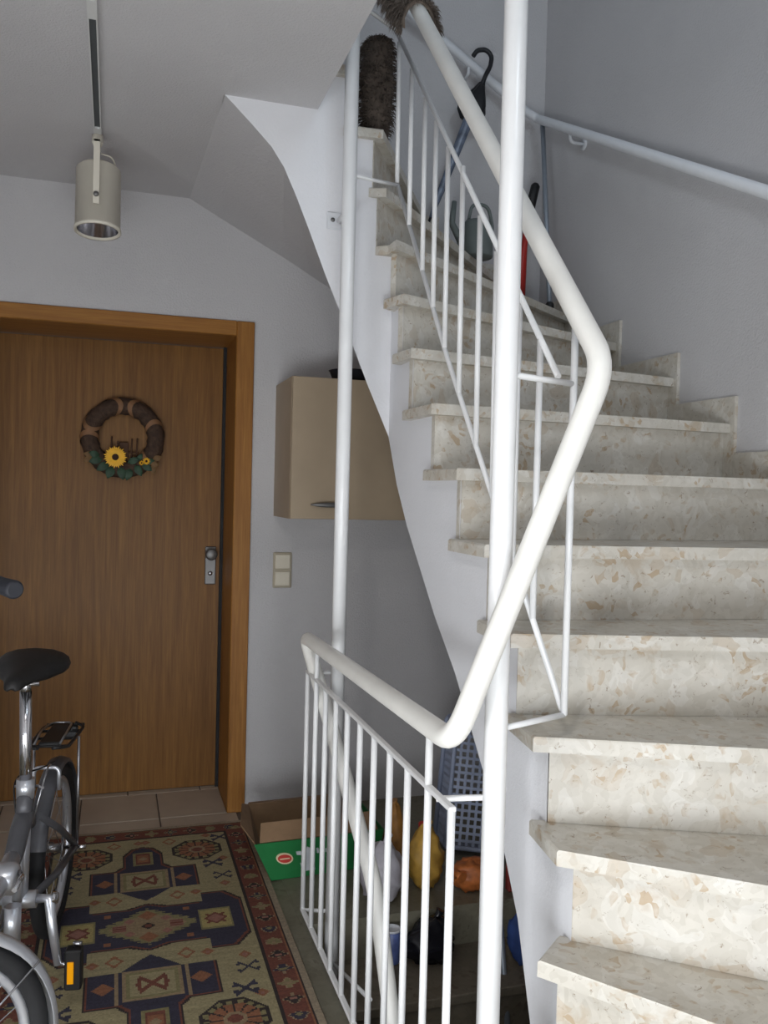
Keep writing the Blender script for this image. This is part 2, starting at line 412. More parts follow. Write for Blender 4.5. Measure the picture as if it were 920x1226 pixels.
glazed('front_fill_opening', Matrix.Translation((EX0, YF - .05, EZ0)), EX1 - EX0, EZ - EZ0, 'added white framed light opening with slats above', [.8], 2.1 - EZ0)
glazed('left_fill_opening', Matrix.Translation((XL - .05, SY0, EZ0)) @ Matrix.Rotation(math.radians(90), 4, 'Z'), SY1 - SY0, EZ - EZ0, 'added low light opening in the left wall', [.65])
glazed('upper_left_fill_opening', Matrix.Translation((XL - .05, UY0, UZ0)) @ Matrix.Rotation(math.radians(90), 4, 'Z'), UY1 - UY0, UZ1 - UZ0, 'added white framed light opening, upper left wall', [])
glazed('upper_front_fill_opening', Matrix.Translation((VX0, YF - .05, VZ0)), VX1 - VX0, VZ1 - VZ0, 'small added light opening, upper front wall', [])

# made-up fill light in the hall ceiling, out of view
dl = thing('ceiling_fill', 'added round fill light in the hall ceiling, out of view', 'fill_light', (-.25, .10, ZC))
under(MB().lathe([(.11, 0), (.13, -.002), (.13, -.008), (.10, -.010), (.10, -.001)], 32, Matrix.Translation((-.25, .10, ZC))).build('trim_ring', 'frame_white'), dl)
dd = bpy.data.lights.new('ceiling_fill_lamp', 'AREA'); dd.shape = 'DISK'; dd.size = .19; dd.energy = 15; dd.color = (1.0, .97, .93)
do = bpy.data.objects.new('ceiling_fill_lamp', dd); COL.objects.link(do); do.location = (-.25, .10, ZC - .012)

# ------------------------------------------------------------------ staircase
H, TT, OV = .178, .030, .030                   # rise, tread thickness, nosing overhang
NOSE = {1: (.600, 1.300, -76), 2: (.672, 1.318, -64), 3: (.735, 1.355, -52.4), 4: (.787, 1.390, -38.3), 5: (.790, 1.500, -23.3),
        6: (.805, 1.640, -14.5), 7: (.810, 1.800, -7), 8: (.810, 1.980, 1), 9: (.810, 2.170, 5), 10: (.815, 2.365, 10.5),
        11: (.820, 2.465, 24), 12: (.815, 2.530, 36.5), 13: (.800, 2.597, 48), 14: (.785, 2.596, 61), 15: (.700, 2.595, 76), 16: (.520, 2.595, 90)}
YB = .28                                       # front limit of the lowest steps
def outer(p, d):
    best = None
    for (ax, lim) in ((0, XR - .012), (1, WB - .012), (1, YB)):
        if abs(d[ax]) > 1e-6:
            t = (lim - p[ax]) / d[ax]
            q = p + d * t
            if t > 0 and q.x <= XR - .0119 and YB - 1e-4 <= q.y <= WB - .0119:
                if best is None or t < best[0]: best = (t, q)
    return best[1]
def line(n, back=0.0):
    x, y, a = NOSE[n]; a = math.radians(a); d = Vector((math.cos(a), math.sin(a))); nrm = Vector((-d.y, d.x))
    p = Vector((x, y)) + nrm * back
    return p, d
def corner_between(a, b):
    """room corners passed while walking the outer boundary counter-clockwise from a to b"""
    out = []
    for c in (Vector((XR - .012, YB)), Vector((XR - .012, WB - .012))):
        def s(q):
            if abs(q.y - YB) < 1e-3: return q.x
            if abs(q.x - (XR - .012)) < 1e-3: return 10 + q.y
            return 20 - q.x
        sc = 10 + c.y if c.y > 1 else 10 + YB - .001
        if s(a) < sc < s(b): out.append(c)
    return out
stairs = thing('staircase', 'winding staircase with speckled beige marble treads and risers', 'staircase', (1.2, 1.4, 0))
def tread_poly(n):
    p, d = line(n); o = outer(p, d)
    if n < 16:
        p2, d2 = line(n + 1, OV + .012)
        # keep the inner end of the next riser on this tread's inner edge
        o2 = outer(p2, d2)
        poly = [p, o] + corner_between(o, o2) + [o2, p2]
        if n == 12: poly.append(Vector((.81, 2.595)))
    else:
        poly = [p, o, Vector((.25, WB - .012)), Vector((.25, 2.595))]
    return [(q.x, q.y) for q in poly]
def bevel_slab(poly, z0, z1, b=.004):
    m = MB(); n = len(poly); c = Vector((sum(p[0] for p in poly) / n, sum(p[1] for p in poly) / n))
    ins = []
    for p in poly:
        v = Vector(p) - c; ins.append(tuple(c + v * (1 - b / max(v.length, .05))))
    vs = [(x, y, z0) for x, y in poly] + [(x, y, z1 - b) for x, y in poly] + [(x, y, z1) for x, y in ins]
    fs = [tuple(range(n))[::-1], tuple(range(2 * n, 3 * n))]
    for k in (0, 1): fs += [(k * n + i, k * n + (i + 1) % n, (k + 1) * n + (i + 1) % n, (k + 1) * n + i) for i in range(n)]
    return m.add(vs, fs)
for n in range(1, 17):
    z = n * H
    under(bevel_slab(tread_poly(n), z - TT, z).build('tread', 'marble'), stairs)
    p, d = line(n, OV); nrm = Vector((-d.y, d.x))
    p = p + d * (((.8340 - p.x) / d.x) if 5 <= n <= 12 else ((2.619 - p.y) / d.y) if n > 12 else .026 if n > 2 else .02); o = outer(p, d); q = p + nrm * .02; o2 = outer(q, d)
    under(MB().prism([(p.x, p.y), (o.x, o.y), (o2.x, o2.y), (q.x, q.y)], z - H + (.0005 if n > 1 else 0), z - TT).build('riser', 'marble'), stairs)
# skirting pieces stepping up the walls
def wall_hit(n):
    p, d = line(n); return outer(p, d)
for n in range(4, 12):
    y0, y1 = wall_hit(n).y - .018, wall_hit(n + 1).y - .019
    if n == 11: y1 = wall_hit(12).y - .019
    under(MB().box(XR - .0125, XR - .0005, y0, y1, n * H - .19, n * H + .085).build('skirting_tile', 'marble'), stairs)
y0 = wall_hit(12).y - .018
under(MB().box(XR - .0125, XR - .0005, y0, WB - .013, 12 * H - .19, 12 * H + .085).build('skirting_tile', 'marble'), stairs)
xs = [wall_hit(n).x for n in (13, 14, 15, 16)]
under(MB().box(xs[0] + .018, XR - .013, WB - .0125, WB - .0005, 12 * H - .05, 12 * H + .085).build('skirting_tile', 'marble'), stairs)
for n, (a, b) in zip((13, 14, 15), zip(xs[:-1], xs[1:])):
    under(MB().box(b + .019, a + .018, WB - .0125, WB - .0005, n * H - .19, n * H + .085).build('skirting_tile', 'marble'), stairs)
# plastered concrete flight: inner string face and soffit
SF = .835; YS = 2.62
inner = [(.62, 1.318, 0), (.70, 1.327, 0), (.775, 1.351, 0), (.826, 1.396, 0), (.831, 1.475, 0.0), (SF, 1.563, .276), (SF, 1.632, .461), (SF, 1.724, .604), (SF, 1.847, .734),
         (SF, 2.015, .905), (SF, 2.172, 1.030), (SF, 2.42, 1.262), (SF, 2.526, 1.385), (SF, YS, 1.536), (.76, YS, 1.699), (.679, YS, 1.889), (.617, YS, 2.026),
         (.561, YS, 2.161), (.519, YS, 2.258), (.479, YS, 2.341), (.439, YS, 2.398), (.375, YS, 2.459), (.297, YS, 2.53)]
def outer_at(k, x, y, z):
    """matching soffit point at the walls"""
    if k <= 4: return (x + .25, y - .3, 0)
    if k <= 12: return (XR - .001, y, max(z - .02, 0.0))
    if k == 13: return (XR - .001, WB - .001, 1.62)
    xb = {14: (1.60, 1.78), 15: (1.30, 1.97), 16: (1.10, 2.095), 17: (.92, 2.195), 18: (.78, 2.27), 19: (.66, 2.335), 20: (.52, 2.405), 21: (.39, 2.47), 22: (.275, 2.53)}[k]
    return (xb[0], WB - .001, xb[1])
def top_z(x, y):
    """underside of the tread whose inner edge lies over this point of the string"""
    best = 1
    for n in range(1, 17):
        p, d = line(n, OV); nrm = Vector((-d.y, d.x))
        if (Vector((x, y)) - p).dot(nrm) >= -1e-4 : best = n
    return best
m = MB()
dense = []
for a, b in zip(inner[:-1], inner[1:]):
    L = math.hypot(b[0] - a[0], b[1] - a[1]); N = max(2, int(L / .008))
    for i in range(N): dense.append(tuple(a[j] + (b[j] - a[j]) * i / N for j in range(3)))
dense.append(inner[-1])
cur = 1
for a, b in zip(dense[:-1], dense[1:]):
    cx, cy = (a[0] + b[0]) / 2, (a[1] + b[1]) / 2
    while cur < 16:
        p, d = line(cur + 1, OV); nrm = Vector((-d.y, d.x))
        if (Vector((cx, cy)) - p).dot(nrm) >= 0: cur += 1
        else: break
    zt = cur * H - TT
    m.add([(a[0], a[1], a[2]), (b[0], b[1], b[2]), (b[0], b[1], zt), (a[0], a[1], zt)], [(0, 1, 2, 3)])
under(m.build('string_face', 'plaster_string', None, 'smooth white plastered side of the flight'), stairs)
m = MB()
for k in range(4, len(inner) - 1):
    a, b = inner[k], inner[k + 1]; oa, ob = outer_at(k, *a), outer_at(k + 1, *b)
    NS = 6
    for i in range(NS):
        u0, u1 = i / NS, (i + 1) / NS
        L = lambda p, q, u: tuple(p[j] + (q[j] - p[j]) * u for j in range(3))
        m.add([L(a, oa, u0), L(b, ob, u0), L(b, ob, u1), L(a, oa, u1)], [(0, 1, 2, 3)], True)
under(m.build('soffit', 'plaster'), stairs)

# basement stairs, going down towards the camera
bst = thing('basement_stairs', 'dim stone basement steps going down behind the white guard railing', 'stairs', (1.2, 2.3, -.9))
for k in range(1, 6):
    y1 = 2.60 - .25 * (k - 1); z = .04 - .17 * k
    if y1 - .27 < 1.45: y0 = 1.46
    else: y0 = y1 - .27
    under(MB().bbox(.602, XR - .002, y0, y1, z - .03, z, .003).build('tread', 'basement_stone'), bst)
    under(MB().box(.602, XR - .002, y1 - .004, y1 + .016 if k == 1 else y1 + .014, z, z + .14).build('riser', 'basement_stone'), bst) if k > 1 else None

# ------------------------------------------------------------------ white steel railing (guard + stair rail + posts, welded together)
rail = thing('stair_railing', 'white tubular steel stair railing with thin vertical bars and two tall posts', 'railing', (.66, 1.9, 0))
GX, G0, GS = .575, 1.387, .1166
P1, P2 = (.668, 1.412), (.655, 2.500)
RT = .0212
under(MB().tube([(P1[0], P1[1], -1.0), (P1[0], P1[1], 4.2)], RT, 24).build('post', 'white_paint'), rail)
under(MB().tube([(P2[0], P2[1], -1.0), (P2[0], P2[1], 4.2)], RT, 24).build('post', 'white_paint'), rail)
desc = [(GX, 2.590, .905), (.600, 2.45, .735), (.640, 2.10, .432), (.655, 2.03, .300), (.668, 1.985, .155), (.676, 1.95, .060), (.69, 1.80, -.25), (.69, 1.5, -.75)]
hr = [(.69, 1.5, -.75), (.69, 1.80, -.24), (.672, 1.965, .075), (.650, 2.06, .36), (.605, 2.43, .72), (GX, 2.600, .905), (GX, 1.385, .925), (.812, 1.318, 1.590), (.815, 2.40, 2.775), (.80, 2.62, 3.02), (.62, 2.62, 3.25), (.4, 2.62, 3.5)]
under(MB().tube(hr, .0212, 20, .055, seg=8).build('handrail', 'rail_worn'), rail)
def bar(a, b, r, name, n=8, fl=0.0):
    return under(MB().tube([a, b] if not isinstance(a, list) else a, r, n, fl).build(name, 'white_paint'), rail)
# guard panel
gz1, gz0 = .808, .075
m = MB(); m.bbox(GX - .007, GX + .007, G0 - .007, G0 + 10 * GS + .007, gz1 - .005, gz1 + .005, .002); under(m.build('guard_top_bar', 'white_paint'), rail)
m = MB(); m.bbox(GX - .007, GX + .007, G0 - .007, G0 + 10 * GS + .007, gz0 - .005, gz0 + .005, .002); under(m.build('guard_bottom_bar', 'white_paint'), rail)
for k in range(11):
    top = .912 if k in (1, 9) else gz1
    bar((GX, G0 + GS * k, gz0), (GX, G0 + GS * k, top), .0076, 'baluster')
bar((GX, 1.46, .800), (P1[0], P1[1], .812), .006, 'bracket'); bar((GX, 1.46, gz0), (P1[0], P1[1], gz0), .006, 'bracket')
bar((GX, 2.535, .802), (P2[0], P2[1], .815), .006, 'bracket'); bar((GX, 2.55, gz0), (P2[0], P2[1], gz0 + .01), .006, 'bracket')
bar((P2[0], P2[1], -.07), (.69, 2.2, -.02), .006, 'bracket')
# stair panel: sloping bars over the treads
PX = .835
tb = [(PX, 1.525, 1.596), (PX, 2.665, 2.850)]; bb = [(PX, 1.464, .940), (PX, 2.125, 1.716), (PX, 2.590, 2.322)]
def lerp_y(pl, y):
    for a, b in zip(pl[:-1], pl[1:]):
        if y <= b[1] or b is pl[-1]:
            t = (y - a[1]) / (b[1] - a[1]); return a[2] + (b[2] - a[2]) * t
bar(tb, None, .0066, 'panel_top_bar'); bar(bb, None, .0066, 'panel_bottom_bar')
ys = [1.464, 1.604, 1.706, 1.820, 1.922, 2.040, 2.148, 2.245, 2.340, 2.467, 2.597]
for k, y in enumerate(ys):
    zt = lerp_y(tb, max(y, 1.525)); zb = lerp_y(bb, y)
    if k in (0,): zt = 1.72
    if k == 5: zt = zt + .03
    bar((PX, y, zb), (PX, y + (.0 if k < 3 else .012), zt), .0072, 'baluster')
bar([(PX, 1.464, .940), (P1[0], P1[1], .935)], None, .006, 'bracket')
bar([(PX, 1.464, 1.575), (P1[0], P1[1], 1.577)], None, .006, 'bracket')
bar([(PX, 2.590, 2.322), (P2[0], P2[1], 2.300)], None, .006, 'bracket')
bar([(PX, 2.640, 2.825), (P2[0], P2[1], 2.815)], None, .006, 'bracket')
under(MB().bbox(.616, .662, YS - .007, YS - .0005, 2.170, 2.222, .002).build('fixing_plate', 'white_paint_wall'), rail)
under(MB().tube([(P2[0], P2[1], 2.196), (P2[0], YS, 2.196)], .009, 10).build('fixing_arm', 'white_paint'), rail)
s = MB(); s.lathe([(0, .003), (.006, .003), (.007, 0)], 10, Matrix.Translation((.634, YS - .007, 2.198)) @ Matrix.Rotation(math.radians(90), 4, 'X')); under(s.build('screw', 'nickel'), rail)

# ------------------------------------------------------------------ handrail on the wall
wr = thing('wall_handrail', 'light grey painted handrail on the wall above the stairs', 'handrail', (1.79, 2.6, 2.5))
yc = WB - .07; xw = XR - .07
under(MB().tube([(xw, .6, 1.453), (xw, yc, 3.052), (1.732, yc, 3.075), (1.0, yc, 3.510), (.5, yc, 3.8)], .0195, 16, .05).build('handrail', 'white_paint_wall'), wr)
for y, z in ((1.6, 2.00), (3.233, 2.892)):
    b = under(MB().tube([(XR - .001, y, z - .055), (xw + .005, y, z - .055), (xw, y, z - .012)], .007, 8, .02).build('bracket', 'white_paint_wall'), wr)
    k = MB().lathe([(0, .006), (.022, .006), (.024, 0)], 16, Matrix.Translation((XR - .0005, y, z - .055)) @ Matrix.Rotation(math.radians(-90), 4, 'Y')).build('rosette', 'white_paint_wall'); k.parent = b
b = under(MB().tube([(1.45, WB - .001, 3.19), (1.45, yc, 3.19), (1.45, yc, 3.232)], .007, 8, .02).build('bracket', 'white_paint_wall'), wr)

# ------------------------------------------------------------------ wall cabinet
cab = thing('wall_cabinet', 'small beech wall cabinet with one flap door hanging under the stairs', 'cabinet', (.95, 3.42, 1.25))
cx0, cx1, cy0, cz0, cz1 = .646, 1.246, 3.243, 1.248, 1.795
m = MB(); m.box(cx0, cx0 + .018, cy0 + .02, WB - .001, cz0, cz1); m.box(cx1 - .018, cx1, cy0 + .02, WB - .001, cz0, cz1)
m.box(cx0 + .018, cx1 - .018, cy0 + .02, WB - .001, cz0, cz0 + .018); m.box(cx0 + .018, cx1 - .018, cy0 + .02, WB - .001, cz1 - .018, cz1); m.box(cx0 + .018, cx1 - .018, WB - .01, WB - .001, cz0 + .018, cz1 - .018)
under(m.build('cabinet_body', 'cabinet_beech'), cab)
dr = under(MB().bbox(cx0 + .001, cx1 - .001, cy0, cy0 + .018, cz0 + .001, cz1 - .001, .0015).build('cabinet_door', 'cabinet_beech'), cab)
rings = []
for i in range(13):
    t = i / 12; x = .722 + .15 * t; w = math.sin(math.pi * min(max(t, .02), .98)) ** .6
    rings.append([Vector((x, cy0 - .012 - .010 * w + .006 * w * math.cos(a), 1.304 + .010 * w * math.sin(a))) for a in [2 * math.pi * q / 10 for q in range(10)]])
hd = MB().loft(rings)
hd.tube([(.735, cy0 + .001, 1.304), (.735, cy0 - .016, 1.304)], .004, 8); hd.tube([(.859, cy0 + .001, 1.304), (.859, cy0 - .016, 1.304)], .004, 8)
h = hd.build('handle', 'nickel', None, 'silver bow handle'); h.parent = dr
pn = thing('dark_pan', 'dark round pan lying on top of the beech wall cabinet', 'pan', (.90, 3.36, cz1))
Mp = Matrix.Translation((.90, 3.36, cz1 + .001))
under(MB().lathe([(0, 0), (.065, 0), (.082, .045), (.086, .045), (.069, -.0), (0, .004)][:4] + [(.080, .047), (.062, .006), (0, .006)], 28, Mp).build('bowl', 'pan_dark'), pn)
under(MB().tube([(.98, 3.36, cz1 + .04), (1.12, 3.37, cz1 + .055)], .009, 8).build('pan_handle', 'black_plastic'), pn)

# ------------------------------------------------------------------ light switch
sw = thing('light_switch', 'double cream rocker switch on the wall beside the door frame', 'switch', (.687, WB, .945))
under(MB().bbox(.648, .728, WB - .009, WB - .0003, .944, 1.094, .003).build('switch_frame', 'switch_frame'), sw)
for z in (.952, 1.024):
    Mr = Matrix.Translation((.688, WB - .011, z + .031)) @ Matrix.Rotation(math.radians(4), 4, 'X')
    under(MB().bbox(-.031, .031, -.005, .005, -.030, .030, .002, Mr).build('rocker', 'switch_cream'), sw)

# ------------------------------------------------------------------ track spotlight
tl = thing('track_spotlight', 'cream cylinder spotlight hanging from a ceiling track', 'spotlight', (-.068, 3.06, ZC))
tx = -.069
m = MB(); m.box(tx - .012, tx - .0085, .6, 3.085, ZC - .018, ZC - .0005); m.box(tx + .0085, tx + .012, .6, 3.085, ZC - .018, ZC - .0005); m.box(tx - .0085, tx + .0085, .6, 3.085, ZC - .007, ZC - .0005)
m.box(tx - .0085, tx + .0085, 2.97, 3.085, ZC - .018, ZC - .007); m.box(tx - .0085, tx + .0085, 2.20, 2.285, ZC - .018, ZC - .007)
under(m.build('track', 'track_white'), tl)
under(MB().box(tx - .0085, tx + .0085, 2.285, 2.97, ZC - .012, ZC - .007).build('track_slot', 'track_slot'), tl)
ly = 3.03
under(MB().lathe([(0, 0), (.018, 0), (.018, -.024), (.013, -.034), (0, -.034)], 18, Matrix.Translation((tx, ly, ZC - .018))).build('adapter', 'lamp_cream'), tl)
Ml = Matrix.Translation((-.064, ly, 2.305)) @ Matrix.Rotation(math.radians(-7), 4, 'X')
sh = under(MB().lathe([(0, .108), (.060, .108), (.071, .098), (.072, -.100), (.0745, -.101), (.0745, -.112), (.067, -.112), (.066, -.03), (.03, .02), (0, .03)], 32, Ml).build('lamp_shade', 'lamp_cream'), tl)
k = MB().lathe([(.0655, -.105), (.058, -.05), (.030, -.005), (0, .005)], 28, Ml).build('reflector', 'chrome'); k.parent = sh
k = MB().lathe([(0, -.045), (.022, -.040), (.030, -.015), (.016, .004), (0, .004)], 20, Ml).build('bulb', 'tin_white'); k.parent = sh
a = math.radians(-7)
ar = MB(); ar.bbox(tx - .010, tx + .010, ly - .085, ly - .079, 2.265, 2.470, .001); ar.bbox(tx - .010, tx + .010, ly - .085, ly + .010, 2.462, 2.470, .001)
under(ar.build('swivel_arm', 'lamp_cream'), tl)
for z in (2.295,):
    under(MB().lathe([(0, .012), (.007, .012), (.009, .006), (.009, 0)], 14, Matrix.Translation((tx, ly - .080, z)) @ Matrix.Rotation(math.radians(90), 4, 'X')).build('tilt_knob', 'nickel'), tl)
under(MB().tube([(tx + .012, ly, 2.455), (tx + .045, ly + .01, 2.452), (-.012, ly + .01, 2.43), (-.006, ly + .0, 2.385)], .0028, 6, .03).build('cable', 'lamp_cream'), tl)

# ------------------------------------------------------------------ wreath on the door
wt = thing('door_wreath', 'brown willow wreath with sunflower and green leaves hanging on the door', 'wreath', (.034, LY - .03, 1.56))
wc = Vector((.036, LY - .035, 1.565)); WR, wr_ = .137, .036
m = MB(); ring = []
for i in range(64):
    a = 2 * math.pi * i / 64; ring.append(wc + Vector((WR * math.cos(a), 0, WR * math.sin(a))))
vs = []; n = 14
for i in range(64):
    a = 2 * math.pi * i / 64; rad = Vector((math.cos(a), 0, math.sin(a)))
    for j in range(n):
        b = 2 * math.pi * j / n; rr = wr_ * (1 + .10 * math.sin(5 * b + 16 * a) + .06 * noise.noise(Vector((a * 5, b * 3, 1.3))))
        vs.append(wc + rad * (WR + rr * math.cos(b)) + Vector((0, -min(rr, .034) * math.sin(b) * .95, 0)))
m.add(vs, [(i * n + j, i * n + (j + 1) % n, ((i + 1) % 64) * n + (j + 1) % n, ((i + 1) % 64) * n + j) for i in range(64) for j in range(n)], True)
under(m.build('willow_ring', 'willow'), wt)
for (a0, tw) in ((62, .5), (112, -.5), (150, .5), (185, -.35), (15, .45), (330, -.4)):
    vs = []; K = 16
    for j in range(K):
        b = -math.pi * .55 + math.pi * 2.1 * j / (K - 1) * .76
        for e in (-1, 1):
            a = math.radians(a0) + tw * math.sin(b) * .6 + e * .075
            rad = Vector((math.cos(a), 0, math.sin(a))); vs.append(wc + rad * (WR + (wr_ + .0045) * math.cos(b)) + Vector((0, -(wr_ + .0035) * math.sin(b), 0)))
    under(MB().add(vs, [(2 * j, 2 * j + 1, 2 * j + 3, 2 * j + 2) for j in range(K - 1)], True).build('ribbon', 'ribbon_tan'), wt)
def leaf(L, Wd, M):
    vs = []; K = 6
    for i in range(K + 1):
        t = i / K; w = Wd * math.sin(math.pi * t ** .8) ** .8 if 0 < t < 1 else .0006
        for e in (-1, 0, 1): vs.append(M @ Vector((t * L, e * w, -.004 * abs(e) + .010 * math.sin(t * 2.4) * .6)))
    return MB().add(vs, [(3 * i + e, 3 * i + e + 1, 3 * i + e + 4, 3 * i + e + 3) for i in range(K) for e in (0, 1)], True)
front = Matrix(((1, 0, 0, 0), (0, 0, -1, 0), (0, 1, 0, 0), (0, 0, 0, 1)))   # local xy -> wall xz, local z -> towards the room
def wall_leaf(x, z, ang, L, Wd, mat, dy=-.036):
    M = Matrix.Translation((wc.x + x, wc.y + dy, wc.z + z)) @ front @ Matrix.Rotation(math.radians(ang), 4, 'Z')
    under(leaf(L, Wd, M).build('leaf', mat), wt)
for (x, z, ang, L, Wd) in ((-.055, -.115, 215, .075, .026), (-.04, -.13, 250, .070, .028), (-.01, -.13, 285, .075, .026), (.03, -.135, 255, .070, .026), (.05, -.12, 300, .070, .024), (.075, -.115, 330, .070, .022),
                           (-.08, -.10, 190, .075, .024), (-.09, -.085, 165, .06, .022), (.02, -.11, 20, .07, .022), (-.03, -.10, 140, .05, .018), (.09, -.105, 10, .05, .02), (.06, -.10, 60, .045, .016)):
    wall_leaf(x * 1.05, z + .004, ang, L * .78, Wd * .68, 'leaf_green', -.034 - .006 * random.random())
for (x, z, ang) in ((-.12, -.08, 170), (-.125, -.085, 215), (.115, -.10, 330), (.125, -.09, 20), (.12, -.115, 290)):
    wall_leaf(x, z, ang, .04, .013, 'leaf_dry')
def flower(x, z, R, np_, dy):
    c0 = Matrix.Translation((wc.x + x, wc.y + dy, wc.z + z)) @ front
    m = MB()
    for lay, (rr, zz) in enumerate(((1.0, 0), (.86, .004))):
        for i in range(np_):
            a = 2 * math.pi * (i + .5 * lay) / np_
            M = c0 @ Matrix.Rotation(a, 4, 'Z') @ Matrix.Translation((R * .25, 0, zz))
            vs = [M @ Vector(p) for p in ((0, -R * .10, 0), (R * .38 * rr, -R * .15, .003), (R * .78 * rr, 0, .001), (R * .38 * rr, R * .15, .003), (0, R * .10, 0))]
            m.add(vs, [(0, 1, 2, 3, 4)])
    f = under(m.build('flower', 'petal_yellow'), wt)
    k = MB().lathe([(0, .008), (R * .22, .007), (R * .36, .002), (R * .36, -.002)], 16, c0).build('flower_centre', 'flower_core'); k.parent = f
flower(-.030, -.085, .048, 15, -.044); flower(.098, -.098, .017, 9, -.040); flower(.078, -.106, .011, 8, -.038)
m = MB()
for (x, h) in ((-.048, .085), (-.022, .070), (.012, .062), (.036, .080), (.058, .082)):
    under(MB().tube([(wc.x + x, wc.y + .012, wc.z - .105), (wc.x + x + .002, wc.y + .012, wc.z - .105 + h * 1.3)], .0035, 6).build('fence_stick', 'twig'), wt)
under(MB().tube([(wc.x - .06, wc.y + .008, wc.z - .065), (wc.x + .066, wc.y + .008, wc.z - .060)], .003, 6).build('fence_rail', 'twig'), wt)
under(MB().bbox(wc.x - .016, wc.x + .024, wc.y + .004, wc.y + .014, wc.z - .085, wc.z - .018, .003).build('fence_board', 'twig'), wt)

# ------------------------------------------------------------------ rug: thin woven mat, the design carried by one colour per knot
RX0, RX1, RY0, RY1 = -.290, .540, 1.920, 3.482
NX, NY = 166, 312
ccx, ccy = (RX0 + RX1) / 2, (RY0 + RY1) / 2
C_ = dict(beige=(146, 135, 102), navy=(50, 47, 62), red=(106, 60, 48), rust=(134, 88, 62), dark=(46, 38, 36), olive=(124, 116, 80), yellow=(156, 142, 92), pink=(140, 98, 86), tan=(138, 118, 90), edge=(146, 132, 112))
C_ = {k: lin(v) for k, v in C_.items()}
def inpoly(x, y, p):
    r = False; j = len(p) - 1
    for i in range(len(p)):
        if (p[i][1] > y) != (p[j][1] > y) and x < (p[j][0] - p[i][0]) * (y - p[i][1]) / (p[j][1] - p[i][1]) + p[i][0]: r = not r
        j = i
    return r
def grow(p, s): return [(x + (s if x > 0 else -s if x < 0 else 0), y + s * (1 if y > 0 else -1)) for x, y in p]
med_b = [(-.29, .10), (-.24, .17), (-.165, .17), (-.165, .11), (-.05, .11), (0, .135), (.05, .11), (.165, .11), (.165, .17), (.24, .17), (.29, .10), (.29, -.10), (.24, -.17), (.165, -.17), (.165, -.11), (.05, -.11), (0, -.135), (-.05, -.11), (-.165, -.11), (-.165, -.17), (-.24, -.17), (-.29, -.10)]
med_a = [(0, .155), (.075, .235), (.170, .235), (.170, .400), (.085, .400), (.060, .43), (.060, .52), (.030, .575), (0, .59), (-.030, .575), (-.060, .52), (-.060, .43), (-.085, .400), (-.170, .400), (-.170, .235), (-.075, .235)]
def oct_(x, y, cx, cy, r): 
    dx, dy = abs(x - cx), abs(y - cy); return max(dx, dy, (dx + dy) * .72) / r
